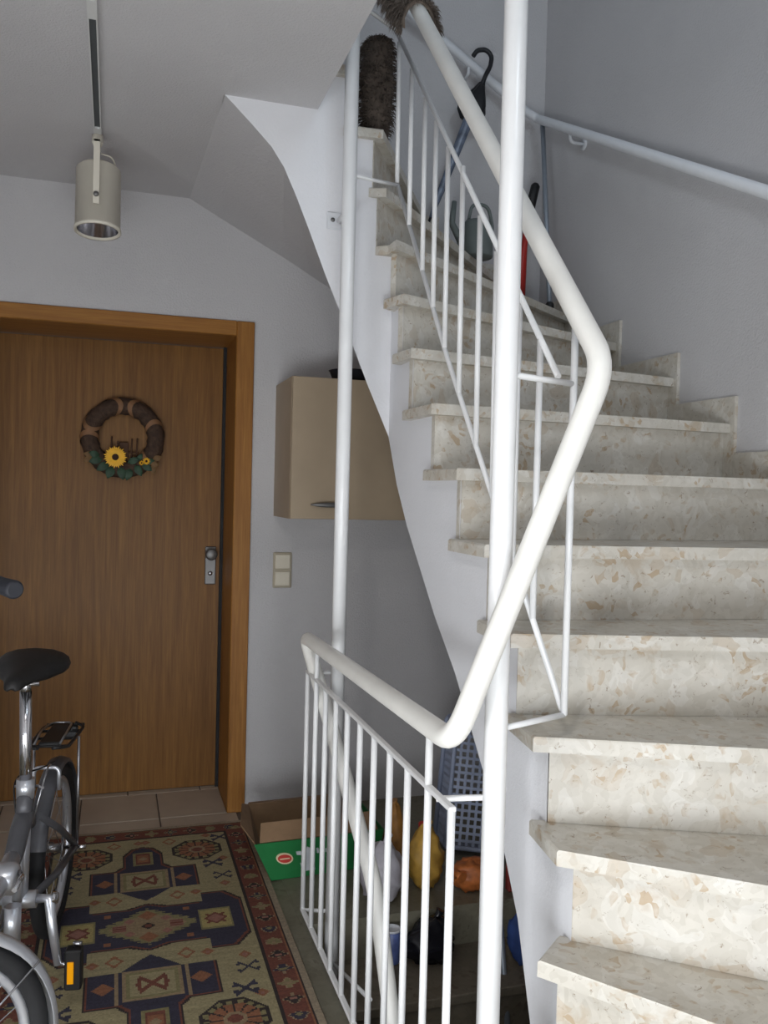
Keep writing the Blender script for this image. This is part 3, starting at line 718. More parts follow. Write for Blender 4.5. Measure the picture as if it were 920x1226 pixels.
def knot(X, Y):
    x, y = X - ccx, Y - ccy
    ex, ey = (RX1 - RX0) / 2 - abs(x), (RY1 - RY0) / 2 - abs(y)
    e = min(ex, ey)
    if e < .018: return 'edge'
    if e < .024: return 'dark'
    if e < .096:
        s = (y if ex < ey else x) ; w = (e - .024) / .072
        if w < .08 or w > .92: return 'rust' if w < .5 else 'red'
        c = (s % .075) / .075; k = int(s // .075)
        d = abs(c - .5) * 1.5 + abs(w - .5) * 1.2 + .10 * math.sin(c * 21 + k)
        if d < .18: return ('tan', 'olive', 'pink')[k % 3]
        if d < .42: return ('dark', 'olive', 'navy')[(k + 1) % 3]
        if d < .50: return 'tan'
        return 'red'
    if e < .104: return 'dark'
    ay = abs(y); p = (x, y); pa = (x, ay)
    # central medallion
    if inpoly(x, y, grow(med_b, .012)):
        if not inpoly(x, y, grow(med_b, .006)): return 'dark'
        if not inpoly(x, y, med_b): return 'red'
        ax = abs(x)
        if .155 < ax < .255 and ay < .065:
            q = max(abs(ax - .205) / .05, ay / .065)
            if q > .88: return 'olive'
            dd = abs(ax - .205) + ay
            if dd < .030: return 'pink'
            if dd < .036 or abs(abs(ax - .205) - ay) < .006 and dd < .06: return 'red'
            return 'yellow'
        hx = ax / .15 + ay / .105
        if hx < 1.0 + .10 * (((ay * 60) % 1) > .5):
            if oct_(x, y, 0, 0, .030) < 1: return 'red' if oct_(x, y, 0, 0, .012) < 1 else ('dark' if oct_(x, y, 0, 0, .018) < 1 else 'tan')
            if abs(ax - .085) < .022 and ay < .022: return 'red' if (int(ay * 200) % 2) == 0 else 'pink'
            if ax + abs(ay - .07) < .03: return 'rust'
            if (abs(ax - .055) + abs(ay - .04)) < .018: return 'pink'
            return 'olive' if hx > .8 else 'tan'
        if abs(ax - .12) < .012 and abs(ay - .085) < .012: return 'rust'
        return 'navy'
    if inpoly(x, ay, grow(med_a, .012)):
        if not inpoly(x, ay, grow(med_a, .006)): return 'dark'
        if not inpoly(x, ay, med_a): return 'red'
        ax = abs(x)
        if ax < .082 and .245 < ay < .39:
            if ax > .070 or ay < .256 or ay > .379: return 'tan'
            if ax > .062 or ay < .266 or ay > .369: return 'olive'
            u, v = ax, abs(ay - .3175)
            if abs(u - v) < .008 and u < .036: return 'red'
            if .028 < u < .046 and v < .006 or abs(u - .036) < .005 and v < .03: return 'red'
            return 'beige'
        if ax < .034 and .44 < ay < .55:
            q = max(ax / .034, abs(ay - .495) / .055)
            if q > .8: return 'olive'
            if q > .55: return 'red'
            return 'tan' if ax + abs(ay - .495) < .018 else 'rust'
        if abs(ax - .128) + abs(ay - .318) < .030: return 'rust'
        if ((ax * 50) % 1 > .55) and .082 < ax < .100: return 'tan'
        return 'navy'
    # side octagons
    for sx in (-1, 1):
        q = oct_(x, ay, sx * .195, .535, .088)
        if q < 1:
            if q > .90: return 'dark'
            if q > .76: return 'olive' if ((math.atan2(ay - .535, x - sx * .195) * 2.6) % 1) > .4 else 'dark'
            if q > .34: return 'rust' if ((math.atan2(ay - .535, x - sx * .195) * 1.91) % 1) > .22 else 'dark'
            return 'tan' if q > .2 else 'red'
    # small fillers in the field
    for (fx, fy, kind) in ((.262, .30, 1), (.262, .235, 0), (.240, .405, 1), (.10, .185, 2), (.16, .195, 0), (.10, .63, 2), (.29, .63, 1), (.28, .44, 0), (.012, .64, 0), (.24, .66, 0)):
        for sx in (-1, 1):
            u, v = x - sx * fx, ay - fy
            if kind == 0 and abs(u) + abs(v) < .020: return 'pink' if abs(u) + abs(v) < .009 else 'rust'
            if kind == 1 and (abs(abs(u) - abs(v)) < .006 and abs(u) < .028 or (abs(abs(u) - .028) < .006 and abs(v) < .02 and abs(v) > .008)): return 'navy'
            if kind == 2 and .016 < abs(u) + abs(v) * .8 < .026: return 'rust'
    return 'beige'
vs = [(RX0 + (RX1 - RX0) * i / NX, RY0 + (RY1 - RY0) * j / NY, .009 + .0012 * noise.noise(Vector((i * .09, j * .09, 0)))) for j in range(NY + 1) for i in range(NX + 1)]
fs = [(j * (NX + 1) + i, j * (NX + 1) + i + 1, (j + 1) * (NX + 1) + i + 1, (j + 1) * (NX + 1) + i) for j in range(NY) for i in range(NX)]
o0 = len(vs)
per = [(i, 0) for i in range(NX)] + [(NX, j) for j in range(NY)] + [(i, NY) for i in range(NX, 0, -1)] + [(0, j) for j in range(NY, 0, -1)]
vs += [(vs[j * (NX + 1) + i][0], vs[j * (NX + 1) + i][1], .0065) for i, j in per]
for k, (i, j) in enumerate(per):
    i2, j2 = per[(k + 1) % len(per)]
    fs.append((j2 * (NX + 1) + i2, j * (NX + 1) + i, o0 + k, o0 + (k + 1) % len(per)))
me = bpy.data.meshes.new('rug'); me.from_pydata(vs, [], fs); me.update()
at = me.color_attributes.new('knot_colour', 'FLOAT_COLOR', 'CORNER'); buf = []
rnd = random.Random(3)
for j in range(NY):
    ab = 1 + .16 * noise.noise(Vector((3.1, j * .35, 0)))
    for i in range(NX):
        c = C_[knot(RX0 + (RX1 - RX0) * (i + .5) / NX, RY0 + (RY1 - RY0) * (j + .5) / NY)]
        g = ab * (1 + rnd.uniform(-.14, .14)); q = [min(1, c[0] * g), min(1, c[1] * g), min(1, c[2] * g), 1]
        buf += q * 4
buf += list(C_['edge']) * (4 * len(per))
at.data.foreach_set('color', buf)
t = NT('rug_wool'); t.b.inputs['Roughness'].default_value = .95
ca = t.new('ShaderNodeVertexColor', layer_name='knot_colour'); t.link(ca.outputs['Color'], t.b.inputs['Base Color'])
v = t.coord(); n_ = t.new('ShaderNodeTexNoise', Scale=420.0, Detail=1.0); t.link(v, n_.inputs['Vector']); t.bump(n_.outputs['Fac'], .5, .003)
me.materials.append(t.m); rug = bpy.data.objects.new('rug', me); COL.objects.link(rug)
tag(rug, 'patterned oriental rug with navy medallions and red border on the hall floor', 'rug')

# ------------------------------------------------------------------ folding bicycle (local x forward, y to its left, z up; origin under the rear axle)
bk = thing('bicycle', 'silver folding bicycle with black saddle and rear rack parked on the rug', 'bicycle', (-.152, 2.750, .0095), math.radians(-98.1))
WRAD = .250
def wheel(prefix, M, nsp=20):
    """M maps wheel space (axle along y) to bike space."""
    def T(m): m.v = [tuple(M @ Vector(p)) for p in m.v]; return m
    def hoop(R, r, n, sq=1.0):
        m = MB(); vs = []
        K = 56
        for i in range(K):
            a = 2 * math.pi * i / K
            for j in range(n):
                b = 2 * math.pi * j / n; q = R + r * math.cos(b); vs.append((q * math.cos(a), r * sq * math.sin(b), q * math.sin(a)))
        return m.add(vs, [(i * n + j, i * n + (j + 1) % n, ((i + 1) % K) * n + (j + 1) % n, ((i + 1) % K) * n + j) for i in range(K) for j in range(n)], True)
    w = T(hoop(WRAD - .021, .021, 12)).build(prefix + '_tyre', 'rubber', bk)
    rim = T(hoop(.203, .011, 10, 1.1)).build(prefix + '_rim', 'bike_silver', bk)
    hub = T(MB().tube([(0, -.045, 0), (0, -.030, 0), (0, -.029, 0), (0, -.024, 0), (0, -.023, 0), (0, .023, 0), (0, .024, 0), (0, .029, 0), (0, .030, 0), (0, .045, 0)], [.006, .006, .024, .024, .013, .013, .024, .024, .006, .006], 14)).build(prefix + '_hub', 'steel', bk)
    for i in range(nsp):
        a = 2 * math.pi * i / nsp; b = a + (.9 if i % 4 < 2 else -.9); s = .026 if i % 2 else -.026
        m = MB().tube([(.021 * math.cos(b), s, .021 * math.sin(b)), (.196 * math.cos(a), 0, .196 * math.sin(a))], .0012, 5, cap=False)
        sp = T(m).build('spoke', 'steel', hub)
    return w
def fender(name, M, a0, a1, mat, R=.266, hw=.026):
    m = MB(); K = 26; vs = []
    for i in range(K + 1):
        a = math.radians(a0 + (a1 - a0) * i / K)
        for j, (y, dr) in enumerate(((-hw, -.014), (-hw * .8, -.003), (0, .003), (hw * .8, -.003), (hw, -.014), (hw, -.0155), (hw * .78, -.0055), (0, .0), (-hw * .78, -.0055), (-hw, -.0155))):
            vs.append(M @ Vector(((R + dr) * math.cos(a), y, (R + dr) * math.sin(a))))
    n = 10
    m.add(vs, [(i * n + j, i * n + (j + 1) % n, (i + 1) * n + (j + 1) % n, (i + 1) * n + j) for i in range(K) for j in range(n)], True)
    return m.build(name, mat, bk)
RW = Matrix.Translation((0, 0, WRAD))
wheel('rear', RW)
fender('rear_fender', RW, 20, 205, 'bike_grey')
def bt(name, pts, r, mat, n=10, fl=0.0, parent=None):
    return MB().tube(pts, r, n, fl).build(name, mat, parent or bk)
BB = Vector((.405, 0, .285)); ST = Vector((.375, 0, .500))
for s in (-1, 1):
    bt('chain_stay', [(0, s * .058, WRAD), (.20, s * .050, .262), (BB.x - .02, s * .030, BB.z)], .0105, 'bike_grey')
    bt('seat_stay', [(0, s * .058, WRAD + .01), (.16, s * .046, .37), (.335, s * .026, .475)], .0095, 'bike_grey')
    nut = bt('axle_nut', [(0, s * .058, WRAD), (0, s * .075, WRAD), (0, s * .0751, WRAD), (0, s * .092, WRAD)], .007, 'chrome', 8)
bt('seat_tube', [(BB.x + .004, 0, BB.z - .005), (ST.x + .012, 0, ST.z)], .0190, 'bike_silver', 16)
bt('support_tube', [(BB.x + .035, 0, BB.z + .01), (ST.x + .05, 0, ST.z - .05)], .0125, 'bike_silver', 12)
bt('bottom_bracket', [(BB.x, -.040, BB.z), (BB.x, .040, BB.z)], .022, 'bike_silver', 18)
bt('stand_tube', [(BB.x + .075, 0, BB.z + .02), (BB.x + .078, 0, BB.z - .075)], .0200, 'bike_silver', 16)
bt('frame_junction', [(.325, 0, .452), (.345, 0, .470), (.385, 0, .490), (.425, 0, .470), (.470, 0, .435), (.520, 0, .415)], [.018, .022, .024, .024, .023, .021], 'bike_grey', 14)
bt('clamp_sleeve', [(.385, 0, .48), (.372, 0, .55)], .0205, 'bike_grey', 16)
bt('seat_clamp', [(ST.x - .004, 0, .535), (ST.x - .006, 0, .585)], .0225, 'bike_silver', 18)
bt('clamp_lever', [(ST.x - .02, -.03, .56), (ST.x - .02, .03, .56), (ST.x + .01, .045, .565)], .004, 'chrome', 8)
SP = Vector((.382, 0, .836))
bt('seat_post', [(ST.x - .006, 0, .53), (SP.x, 0, SP.z - .02)], .0150, 'chrome', 18)
bt('seat_post_head', [(SP.x, 0, SP.z - .02), (SP.x, 0, SP.z - .005), (SP.x, 0, SP.z + .02)], [.0150, .0115, .0115], 'chrome', 16)
bt('saddle_bolt', [(SP.x, -.034, SP.z), (SP.x, .034, SP.z)], .008, 'chrome', 10)
for s in (-1, 1): bt('saddle_rail', [(SP.x - .08, s * .030, SP.z + .022), (SP.x, s * .022, SP.z + .006), (SP.x + .10, s * .016, SP.z + .016)], .0035, 'steel', 6)
# saddle: lofted from rear to nose
rings = []
for (u, w, z, th) in ((-.132, .066, .052, .040), (-.126, .086, .054, .058), (-.09, .093, .058, .066), (-.04, .090, .056, .062), (.01, .068, .052, .054), (.06, .040, .050, .038), (.11, .026, .047, .034), (.135, .020, .043, .026), (.145, .010, .038, .012)):
    r = []
    for q in range(16):
        a = 2 * math.pi * q / 16; cy, cz = math.cos(a), math.sin(a)
        yy = w * (abs(cy) ** .75) * (1 if cy > 0 else -1); zz = th * .5 * (abs(cz) ** .8) * (1 if cz > 0 else -1)
        r.append(Vector((SP.x + u, yy, SP.z + z - .008 * (abs(yy) / max(w, .01)) ** 2 + zz - .016)))
    rings.append(r)
MB().loft(rings).build('saddle', 'saddle_black', bk)
# rear rack
RZ = .586
for s in (-1, 1):
    bt('rack_side_rail', [(.150, s * .020, RZ + .012), (.11, s * .055, RZ + .003), (-.12, s * .060, RZ), (-.15, s * .03, RZ + .004)], .0050, 'black_plastic', 8, .03)
    bt('rack_strut', [(0, s * .066, WRAD + .01), (-.01, s * .064, RZ)], .0042, 'steel', 8)
for u in (.09, .01, -.07, -.145): bt('rack_crossbar', [(u, -.057, RZ), (u, .057, RZ)], .0045, 'black_plastic', 8)
MB().bbox(-.12, .10, -.030, .030, RZ + .003, RZ + .014, .003).build('rack_plate', 'black_plastic', bk)
MB().bbox(-.165, -.150, -.035, .035, RZ - .045, RZ - .005, .004).build('rear_reflector', 'black_plastic', bk)
bt('rack_spring', [(.12, -.035, RZ + .016), (.02, -.038, RZ + .028), (-.09, -.03, RZ + .022), (-.09, .03, RZ + .022), (.02, .038, RZ + .028), (.12, .035, RZ + .016)], .0032, 'steel', 6, .03)
bt('brake_cable', [(.38, .02, .47), (.33, .045, .60), (.22, .03, .575), (.13, .012, .54)], .0028, 'steel', 6, .05)
bt('light_cable', [(.40, -.01, .45), (.34, -.04, .58), (.20, .01, .560), (.12, .02, .55)], .0024, 'black_plastic', 6, .05)
bt('rear_brake_arm', [(.125, -.035, .47), (.125, -.035, .535), (.125, .035, .535), (.125, .035, .47)], .006, 'bike_silver', 8, .02)
# chain side
cr = MB().lathe([(.088, -.0015), (.092, 0), (.088, .0015), (.062, .0015), (.062, -.0015), (.088, -.0015)], 36, Matrix.Translation((BB.x, -.055, BB.z)) @ Matrix.Rotation(math.radians(90), 4, 'X')).build('chainring', 'steel', bk)
bt('chain', [(BB.x, -.055, BB.z + .091), (0, -.050, WRAD + .036), (-.036, -.05, WRAD), (0, -.050, WRAD - .036), (BB.x, -.055, BB.z - .091)], .004, 'bike_grey', 6, .03)
MB().lathe([(.006, -.012), (.034, -.012), (.034, .012), (.006, .012)], 20, Matrix.Translation((0, -.050, WRAD)) @ Matrix.Rotation(math.radians(90), 4, 'X')).build('sprocket', 'steel', bk)
# cranks and pedals
def crank(s, dx, dz):
    y0 = s * .072
    e = BB + Vector((dx, 0, dz))
    c = bt('crank', [(BB.x, s * .040, BB.z), (BB.x + .002, y0, BB.z), (BB.x + dx * .35 + .012, s * .082, BB.z + dz * .35), (e.x, s * .100, e.z)], [.012, .0155, .0125, .0105], 'bike_silver', 12)
    MB().lathe([(0, .014), (.013, .012), (.017, 0)], 16, Matrix.Translation((BB.x, s * .080, BB.z)) @ Matrix.Rotation(math.radians(-90 * s), 4, 'X')).build('crank_cap', 'chrome', c)
    bt('pedal_axle', [(e.x, s * .095, e.z), (e.x, s * .150, e.z)], .006, 'chrome', 8)
    p = MB().bbox(e.x - .018, e.x + .018, min(s * .118, s * .160), max(s * .118, s * .160), e.z - .062, e.z + .040, .004).build('pedal', 'black_plastic', bk)
    MB().bbox(e.x + .0182, e.x + .023, min(s * .126, s * .142), max(s * .126, s * .142), e.z - .042, e.z + .014, .001).build('pedal_reflector', 'orange_reflector', p, 'bright orange reflector')
    bt('pedal_cage', [(e.x - .012, s * .140, e.z + .040), (e.x, s * .140, e.z + .052), (e.x, s * .158, e.z + .050)], .006, 'steel', 8)
crank(1, .030, -.158); crank(-1, -.030, .158)
# low main tube with folding hinge
HD = Vector((.965, 0, .50))
bt('main_tube', [(.47, 0, .430), (.70, 0, .405), (.955, 0, .49)], .0210, 'bike_silver', 18, .1)
hg = MB().lathe([(0, .034), (.030, .034), (.038, .024), (.038, -.024), (.030, -.034), (0, -.034)], 22, Matrix.Translation((.575, 0, .415)) @ Matrix.Rotation(math.radians(90), 4, 'X')).build('folding_hinge', 'bike_silver', bk)
bt('hinge_lever', [(.575, .036, .43), (.60, .048, .43), (.66, .046, .425)], .006, 'chrome', 8, parent=hg)
# turned front assembly
SA = math.radians(-56)
PV = Vector((1.0, 0, 0))
def F(p): 
    q = Vector(p) - PV; c, s = math.cos(SA), math.sin(SA)
    return Vector((q.x * c - q.y * s, q.x * s + q.y * c, q.z)) + PV
FW = Matrix.Translation(PV) @ Matrix.Rotation(SA, 4, 'Z') @ Matrix.Translation((.045, 0, WRAD))
wheel('front', FW)
fender('front_fender', FW, 35, 190, 'bike_silver')
def ft(name, pts, r, mat, n=10, fl=0.0, parent=None): return bt(name, [F(p) for p in pts], r, mat, n, fl, parent)
bt('head_tube', [(.975, 0, .44), (.968, 0, .56)], .021, 'bike_silver', 18)
for s in (-1, 1):
    ft('fork_blade', [(1.045, s * .050, WRAD), (1.01, s * .046, .40), (.985, s * .022, .47)], .0105, 'bike_silver')
    ft('fender_stay', [(1.045, s * .052, WRAD), (1.045 + .266 * math.cos(math.radians(145)), s * .030, WRAD + .266 * math.sin(math.radians(145)))], .0022, 'chrome', 6)
    ft('fender_stay', [(1.045, s * .052, WRAD), (1.045 + .266 * math.cos(math.radians(195)), s * .030, WRAD + .266 * math.sin(math.radians(195)))], .0022, 'chrome', 6)
    ft('axle_nut', [(1.045, s * .050, WRAD), (1.045, s * .075, WRAD)], .007, 'chrome', 8)
ft('handlebar_stem', [(.975, 0, .56), (.955, 0, 1.08), (.953, 0, 1.15)], .0165, 'bike_silver', 16)
ft('handlebar', [(.955, -.215, 1.168), (.958, -.09, 1.172), (.955, 0, 1.15), (.958, .09, 1.172), (.955, .215, 1.168)], .0110, 'bike_silver', 12, .05)
for s in (-1, 1):
    ft('grip', [(.956, s * .100, 1.171), (.956, s * .105, 1.171), (.955, s * .160, 1.169), (.955, s * .214, 1.168), (.955, s * .221, 1.168)], [.013, .0155, .0150, .0165, .0125], 'grip_blue', 16)
    ft('brake_lever', [(.97, s * .085, 1.165), (1.02, s * .11, 1.145), (1.02, s * .19, 1.14)], .0055, 'black_plastic', 8, .02)

# ------------------------------------------------------------------ carton beside the rug
bx_ = thing('cardboard_box', 'open green printed cardboard box on the floor beside the door frame', 'box', (.72, 3.10, 0))
def sheet(pts, th, name, mat, parent=None, up=(0, 1, 0)):
    P = [Vector(p) for p in pts]; nrm = (P[1] - P[0]).cross(P[2] - P[0]).normalized() * th; n = len(P)
    m = MB().add(P + [p + nrm for p in P], [tuple(range(n))[::-1], tuple(range(n, 2 * n))] + [(i, (i + 1) % n, n + (i + 1) % n, n + i) for i in range(n)])
    o = m.build(name, mat); 
    return under(o, bx_) if parent is None else o
FL, FR = Vector((.545, 2.93, .002)), Vector((.93, 2.955, .002)); TL, TR = Vector((.480, 2.91, .142)), Vector((.95, 2.93, .142))
BL, BR = Vector((.56, 3.30, .002)), Vector((.94, 3.32, .002)); UL, UR = Vector((.520, 3.32, .128)), Vector((.955, 3.34, .128))
fp = sheet([FL, FR, TR, TL], .004, 'front_panel', 'carton_green', None)
fp['label'] = 'green printed front panel'
sheet([BL, BR, UR, UL], .004, 'back_panel', 'carton'); sheet([FL, BL, UL, TL], .004, 'side_panel', 'carton'); sheet([FR, BR, UR, TR], .004, 'side_panel', 'carton_green')
sheet([FL, FR, BR, BL], .004, 'bottom_panel', 'carton')
sheet([TL + Vector((.02, .004, 0)), TR + Vector((-.02, .004, 0)), TR + Vector((-.03, .05, .050)), TL + Vector((.03, .05, .050))], .004, 'flap', 'carton')
sheet([UL, UR, UR + Vector((-.02, .10, -.03)), UL + Vector((.02, .10, -.03))], .004, 'flap', 'carton')
sheet([TL + Vector((0, .01, 0)), UL, UL + Vector((-.03, -.04, .020)), TL + Vector((-.030, .12, .022))], .004, 'flap', 'carton')
def on_front(u, v, d=.0045):
    """point on the carton's front face: u along 0..1, v up 0..1, lifted d"""
    lo = FL.lerp(FR, u); hi = TL.lerp(TR, u); n = (FR - FL).cross(TL - FL).normalized()
    if n.y > 0: n = -n
    return lo.lerp(hi, v) + n * d
def decal(poly, d, name, mat):
    d += .004; n = len(poly); P = [on_front(u, v, d) for u, v in poly] + [on_front(u, v, d - .004) for u, v in poly]
    o = under(MB().add(P, [tuple(range(n)), tuple(range(n, 2 * n))[::-1]] + [(i, (i + 1) % n, n + (i + 1) % n, n + i) for i in range(n)]).build(name, mat), bx_)
    return o
def ell(cu, cv, ru, rv, n=24): return [(cu + ru * math.cos(2 * math.pi * i / n), cv + rv * math.sin(2 * math.pi * i / n)) for i in range(n)]
decal(ell(.185, .56, .068, .150), .0050, 'logo_border', 'label_cream'); decal(ell(.185, .56, .056, .112), .0056, 'logo', 'label_red')
decal([(.145, .545), (.225, .545), (.225, .575), (.145, .575)], .0062, 'logo_lettering', 'label_cream')
decal([(.30, .16), (.42, .16), (.42, .40), (.43, .72), (.385, .80), (.36, .68), (.335, .72), (.33, .60), (.345, .50), (.335, .40), (.30, .38)], .0050, 'sticker', 'label_white')
decal([(.29, .62), (.33, .60), (.33, .70), (.29, .70)], .0050, 'sticker', 'label_white')
for k in range(6): decal([(.455 + .024 * k, .60), (.472 + .024 * k, .60), (.472 + .024 * k, .69 if k % 2 else .73), (.455 + .024 * k, .69 if k % 2 else .73)], .0050, 'lettering', 'label_white')

# ------------------------------------------------------------------ bags and odds and ends at the head of the basement stairs
def blob(c, r, seed, amp=.16, fr=3.0, peak=None, flat=True, n=26, k=16):
    m = MB(); vs = []
    for i in range(k + 1):
        th = math.pi * i / k
        for j in range(n):
            a = 2 * math.pi * j / n; d = Vector((math.sin(th) * math.cos(a), math.sin(th) * math.sin(a), math.cos(th)))
            s = 1 + amp * noise.noise(d * fr + Vector((seed, seed * .7, 0))) + amp * .6 * noise.noise(d * fr * 2.6 + Vector((0, seed, seed)))
            q = Vector((d.x * r[0] * s, d.y * r[1] * s, d.z * r[2] * s))
            if peak and d.z > .55: q += Vector(peak) * ((d.z - .55) / .45) ** 1.4
            q += Vector((0, 0, r[2]))
            if flat: q.z = max(q.z, 0.0) if q.z > .12 * r[2] else max(q.z, 0) * .3
            vs.append(Vector(c) + q)
    m.add(vs, [(i * n + j, i * n + (j + 1) % n, (i + 1) * n + (j + 1) % n, (i + 1) * n + j) for i in range(k) for j in range(n)], True)
    return m
FZ = .001
b = thing('ochre_bag', 'brown-orange paper bag with a pointed top behind the white plastic bag', 'bag', (1.0, 2.93, 0)); under(blob((1.0, 2.93, FZ), (.045, .06, .085), 1.0, .12, 3, (-.01, 0, .07)).build('bag_body', 'bag_ochre'), b)
under(MB().tube([(.99, 2.93, .215), (.99, 2.93, .225), (.985, 2.93, .245)], [.012, .008, .018], 10).build('bag_neck', 'bag_ochre'), b)
b = thing('white_bag', 'crumpled white plastic bag on the floor behind the railing', 'bag', (.875, 2.70, 0)); under(blob((.875, 2.70, FZ), (.075, .065, .085), 5.0, .22, 3.4, (.005, 0, .03)).build('bag_body', 'bag_white'), b)
under(MB().tube([(.88, 2.70, .185), (.885, 2.70, .20), (.895, 2.69, .225)], [.010, .007, .014], 8).build('bag_handle', 'bag_white'), b)
b = thing('yellow_bag', 'yellow lumpy food bag on the floor left of the orange bag', 'bag', (1.045, 2.72, 0)); under(blob((1.05, 2.76, FZ), (.066, .062, .09), 9.0, .20, 3.2, (.0, 0, .03)).build('bag_body', 'bag_yellow'), b)
under(MB().tube([(1.05, 2.76, .195), (1.053, 2.76, .21), (1.055, 2.75, .23)], [.011, .008, .016], 8).build('bag_neck', 'bag_yellow'), b)
b = thing('orange_bag', 'orange bag of produce lying at the foot of the laundry basket', 'bag', (1.19, 2.71, 0)); under(blob((1.205, 2.695, FZ), (.080, .058, .052), 14.0, .22, 3.6).build('bag_body', 'bag_orange'), b)
under(MB().tube([(1.13, 2.675, .07), (1.135, 2.66, .075), (1.14, 2.64, .07)], [.016, .009, .020], 8).build('bag_neck', 'bag_orange'), b)
b = thing('red_capped_bottle', 'small pale bottle with red cap between the food bags', 'bottle', (1.09, 2.90, 0))
under(MB().lathe([(0, 0), (.022, 0), (.024, .01), (.024, .10), (.012, .13), (.012, .145), (0, .145)], 18, Matrix.Translation((1.09, 2.90, FZ))).build('bottle_body', 'bag_white'), b)
under(MB().lathe([(.014, 0), (.014, .022), (.010, .026), (0, .026)], 16, Matrix.Translation((1.09, 2.90, FZ + .141))).build('bottle_cap', 'label_red'), b)
b = thing('black_bag', 'shiny black plastic bag slumped on the top basement step', 'bag', (.985, 2.53, -.13)); under(blob((.985, 2.53, -.129), (.085, .065, .055), 21.0, .25, 3.0, (.02, .0, .03)).build('bag_body', 'bag_black'), b)
under(MB().tube([(1.005, 2.53, -.0), (1.01, 2.53, .01), (1.02, 2.53, .03)], [.010, .008, .015], 8).build('bag_knot', 'bag_black'), b)
b = thing('blue_tin', 'blue and white tin standing on the top basement step', 'tin', (.868, 2.555, -.13))
under(MB().lathe([(0, 0), (.025, 0), (.026, .004), (.026, .098), (.024, .100)], 26, Matrix.Translation((.868, 2.555, -.129))).build('tin_body', 'tin_blue'), b)
under(MB().lathe([(.024, .100), (.0275, .101), (.0275, .107), (.024, .107), (.023, .098), (0, .096)], 26, Matrix.Translation((.868, 2.555, -.129))).build('tin_rim', 'tin_white'), b)

# laundry basket leaning on its end, pierced plastic sides
bsk = thing('laundry_basket', 'blue-grey perforated plastic laundry basket standing on end under the stairs', 'basket', (1.36, 3.0, 0))
Mb = Matrix.Translation((1.36, 2.90, .010)) @ Matrix.Rotation(math.radians(-14), 4, 'Z') @ Matrix.Rotation(math.radians(-12), 4, 'X') @ Matrix.Rotation(math.radians(6), 4, 'Y')
def perf(w, h, nx, nz, M, name, lab=None, th=.003, bar_=.010):
    """panel in local xz with a grid of holes (bars), y thickness"""
    m = MB()
    for i in range(nx + 1): x = -w / 2 + w * i / nx; m.box(x - bar_ / 2, x + bar_ / 2, -th / 2, th / 2, 0, h, M)
    for j in range(nz + 1): z = h * j / nz; m.box(-w / 2, w / 2, -th / 2 + .0004, th / 2 - .0004, z - bar_ / 2, z + bar_ / 2, M)
    return under(m.build(name, 'basket_blue', None, lab), bsk)
bw, bh, bd = .34, .46, .24
perf(bw, bh, 13, 17, Mb @ Matrix.Translation((0, 0, .02)), 'base_panel')
perf(bd, bh, 9, 17, Mb @ Matrix.Translation((-bw / 2, bd / 2, .02)) @ Matrix.Rotation(math.radians(90), 4, 'Z'), 'side_panel')
perf(bd, bh, 9, 17, Mb @ Matrix.Translation((bw / 2, bd / 2, .02)) @ Matrix.Rotation(math.radians(90), 4, 'Z'), 'side_panel')
perf(bw, bd, 13, 9, Mb @ Matrix.Translation((0, 0, .02)) @ Matrix.Rotation(math.radians(-90), 4, 'X'), 'end_panel')
perf(bw, bd, 13, 9, Mb @ Matrix.Translation((0, 0, .02 + bh)) @ Matrix.Rotation(math.radians(-90), 4, 'X'), 'end_panel')
rim = [Mb @ Vector(p) for p in ((-bw / 2 - .008, bd, .012), (bw / 2 + .008, bd, .012), (bw / 2 + .008, bd, bh + .028), (-bw / 2 - .008, bd, bh + .028))]
under(MB().tube(rim + [rim[0]], .010, 8, .03).build('rim', 'basket_blue'), bsk)
edge = [Mb @ Vector(p) for p in ((-bw / 2, 0, .02), (bw / 2, 0, .02), (bw / 2, 0, bh + .02), (-bw / 2, 0, bh + .02))]
under(MB().tube(edge + [edge[0]], .009, 8, .05).build('base_edge', 'basket_blue'), bsk)

# things hanging in the dark behind the flight
o = thing('blue_cloth_bag', 'dark blue cloth bag in the shadow below the stair flight', 'bag', (1.25, 2.42, -.18)); under(blob((1.275, 2.44, -.129), (.055, .05, .085), 31.0, .2, 3).build('bag_body', 'blue_cloth'), o)
under(MB().tube([(1.25, 2.44, -.02), (1.26, 2.44, .03), (1.29, 2.44, .03), (1.30, 2.44, -.02)], .006, 8, .02).build('bag_strap', 'blue_cloth'), o)
o = thing('grey_stick', 'grey metal stick leaning in the dark beneath the stair flight', 'stick', (1.19, 2.36, -.36)); under(MB().tube([(1.165, 2.31, -.299), (1.225, 2.56, .16)], .009, 10).build('stick_shaft', 'broom_grey'), o)
under(MB().tube([(1.225, 2.56, .16), (1.228, 2.573, .19)], .011, 10).build('stick_cap', 'black_plastic'), o)
o = thing('red_packet', 'small red paper packet standing behind the grey stick', 'packet', (1.20, 2.65, 0)); 
under(MB().bbox(1.31, 1.375, 2.635, 2.665, FZ, .10, .006).build('packet_body', 'red_paper'), o); under(MB().bbox(1.315, 1.37, 2.6335, 2.6351, .045, .085, .0005).build('packet_print', 'label_white'), o)
o = thing('green_cloth', 'crumpled dark green cloth on a low basement step', 'cloth', (1.12, 2.2, -.36)); under(blob((1.13, 2.20, -.299), (.10, .07, .035), 41.0, .3, 4).build('cloth_folds', 'green_cloth'), o)

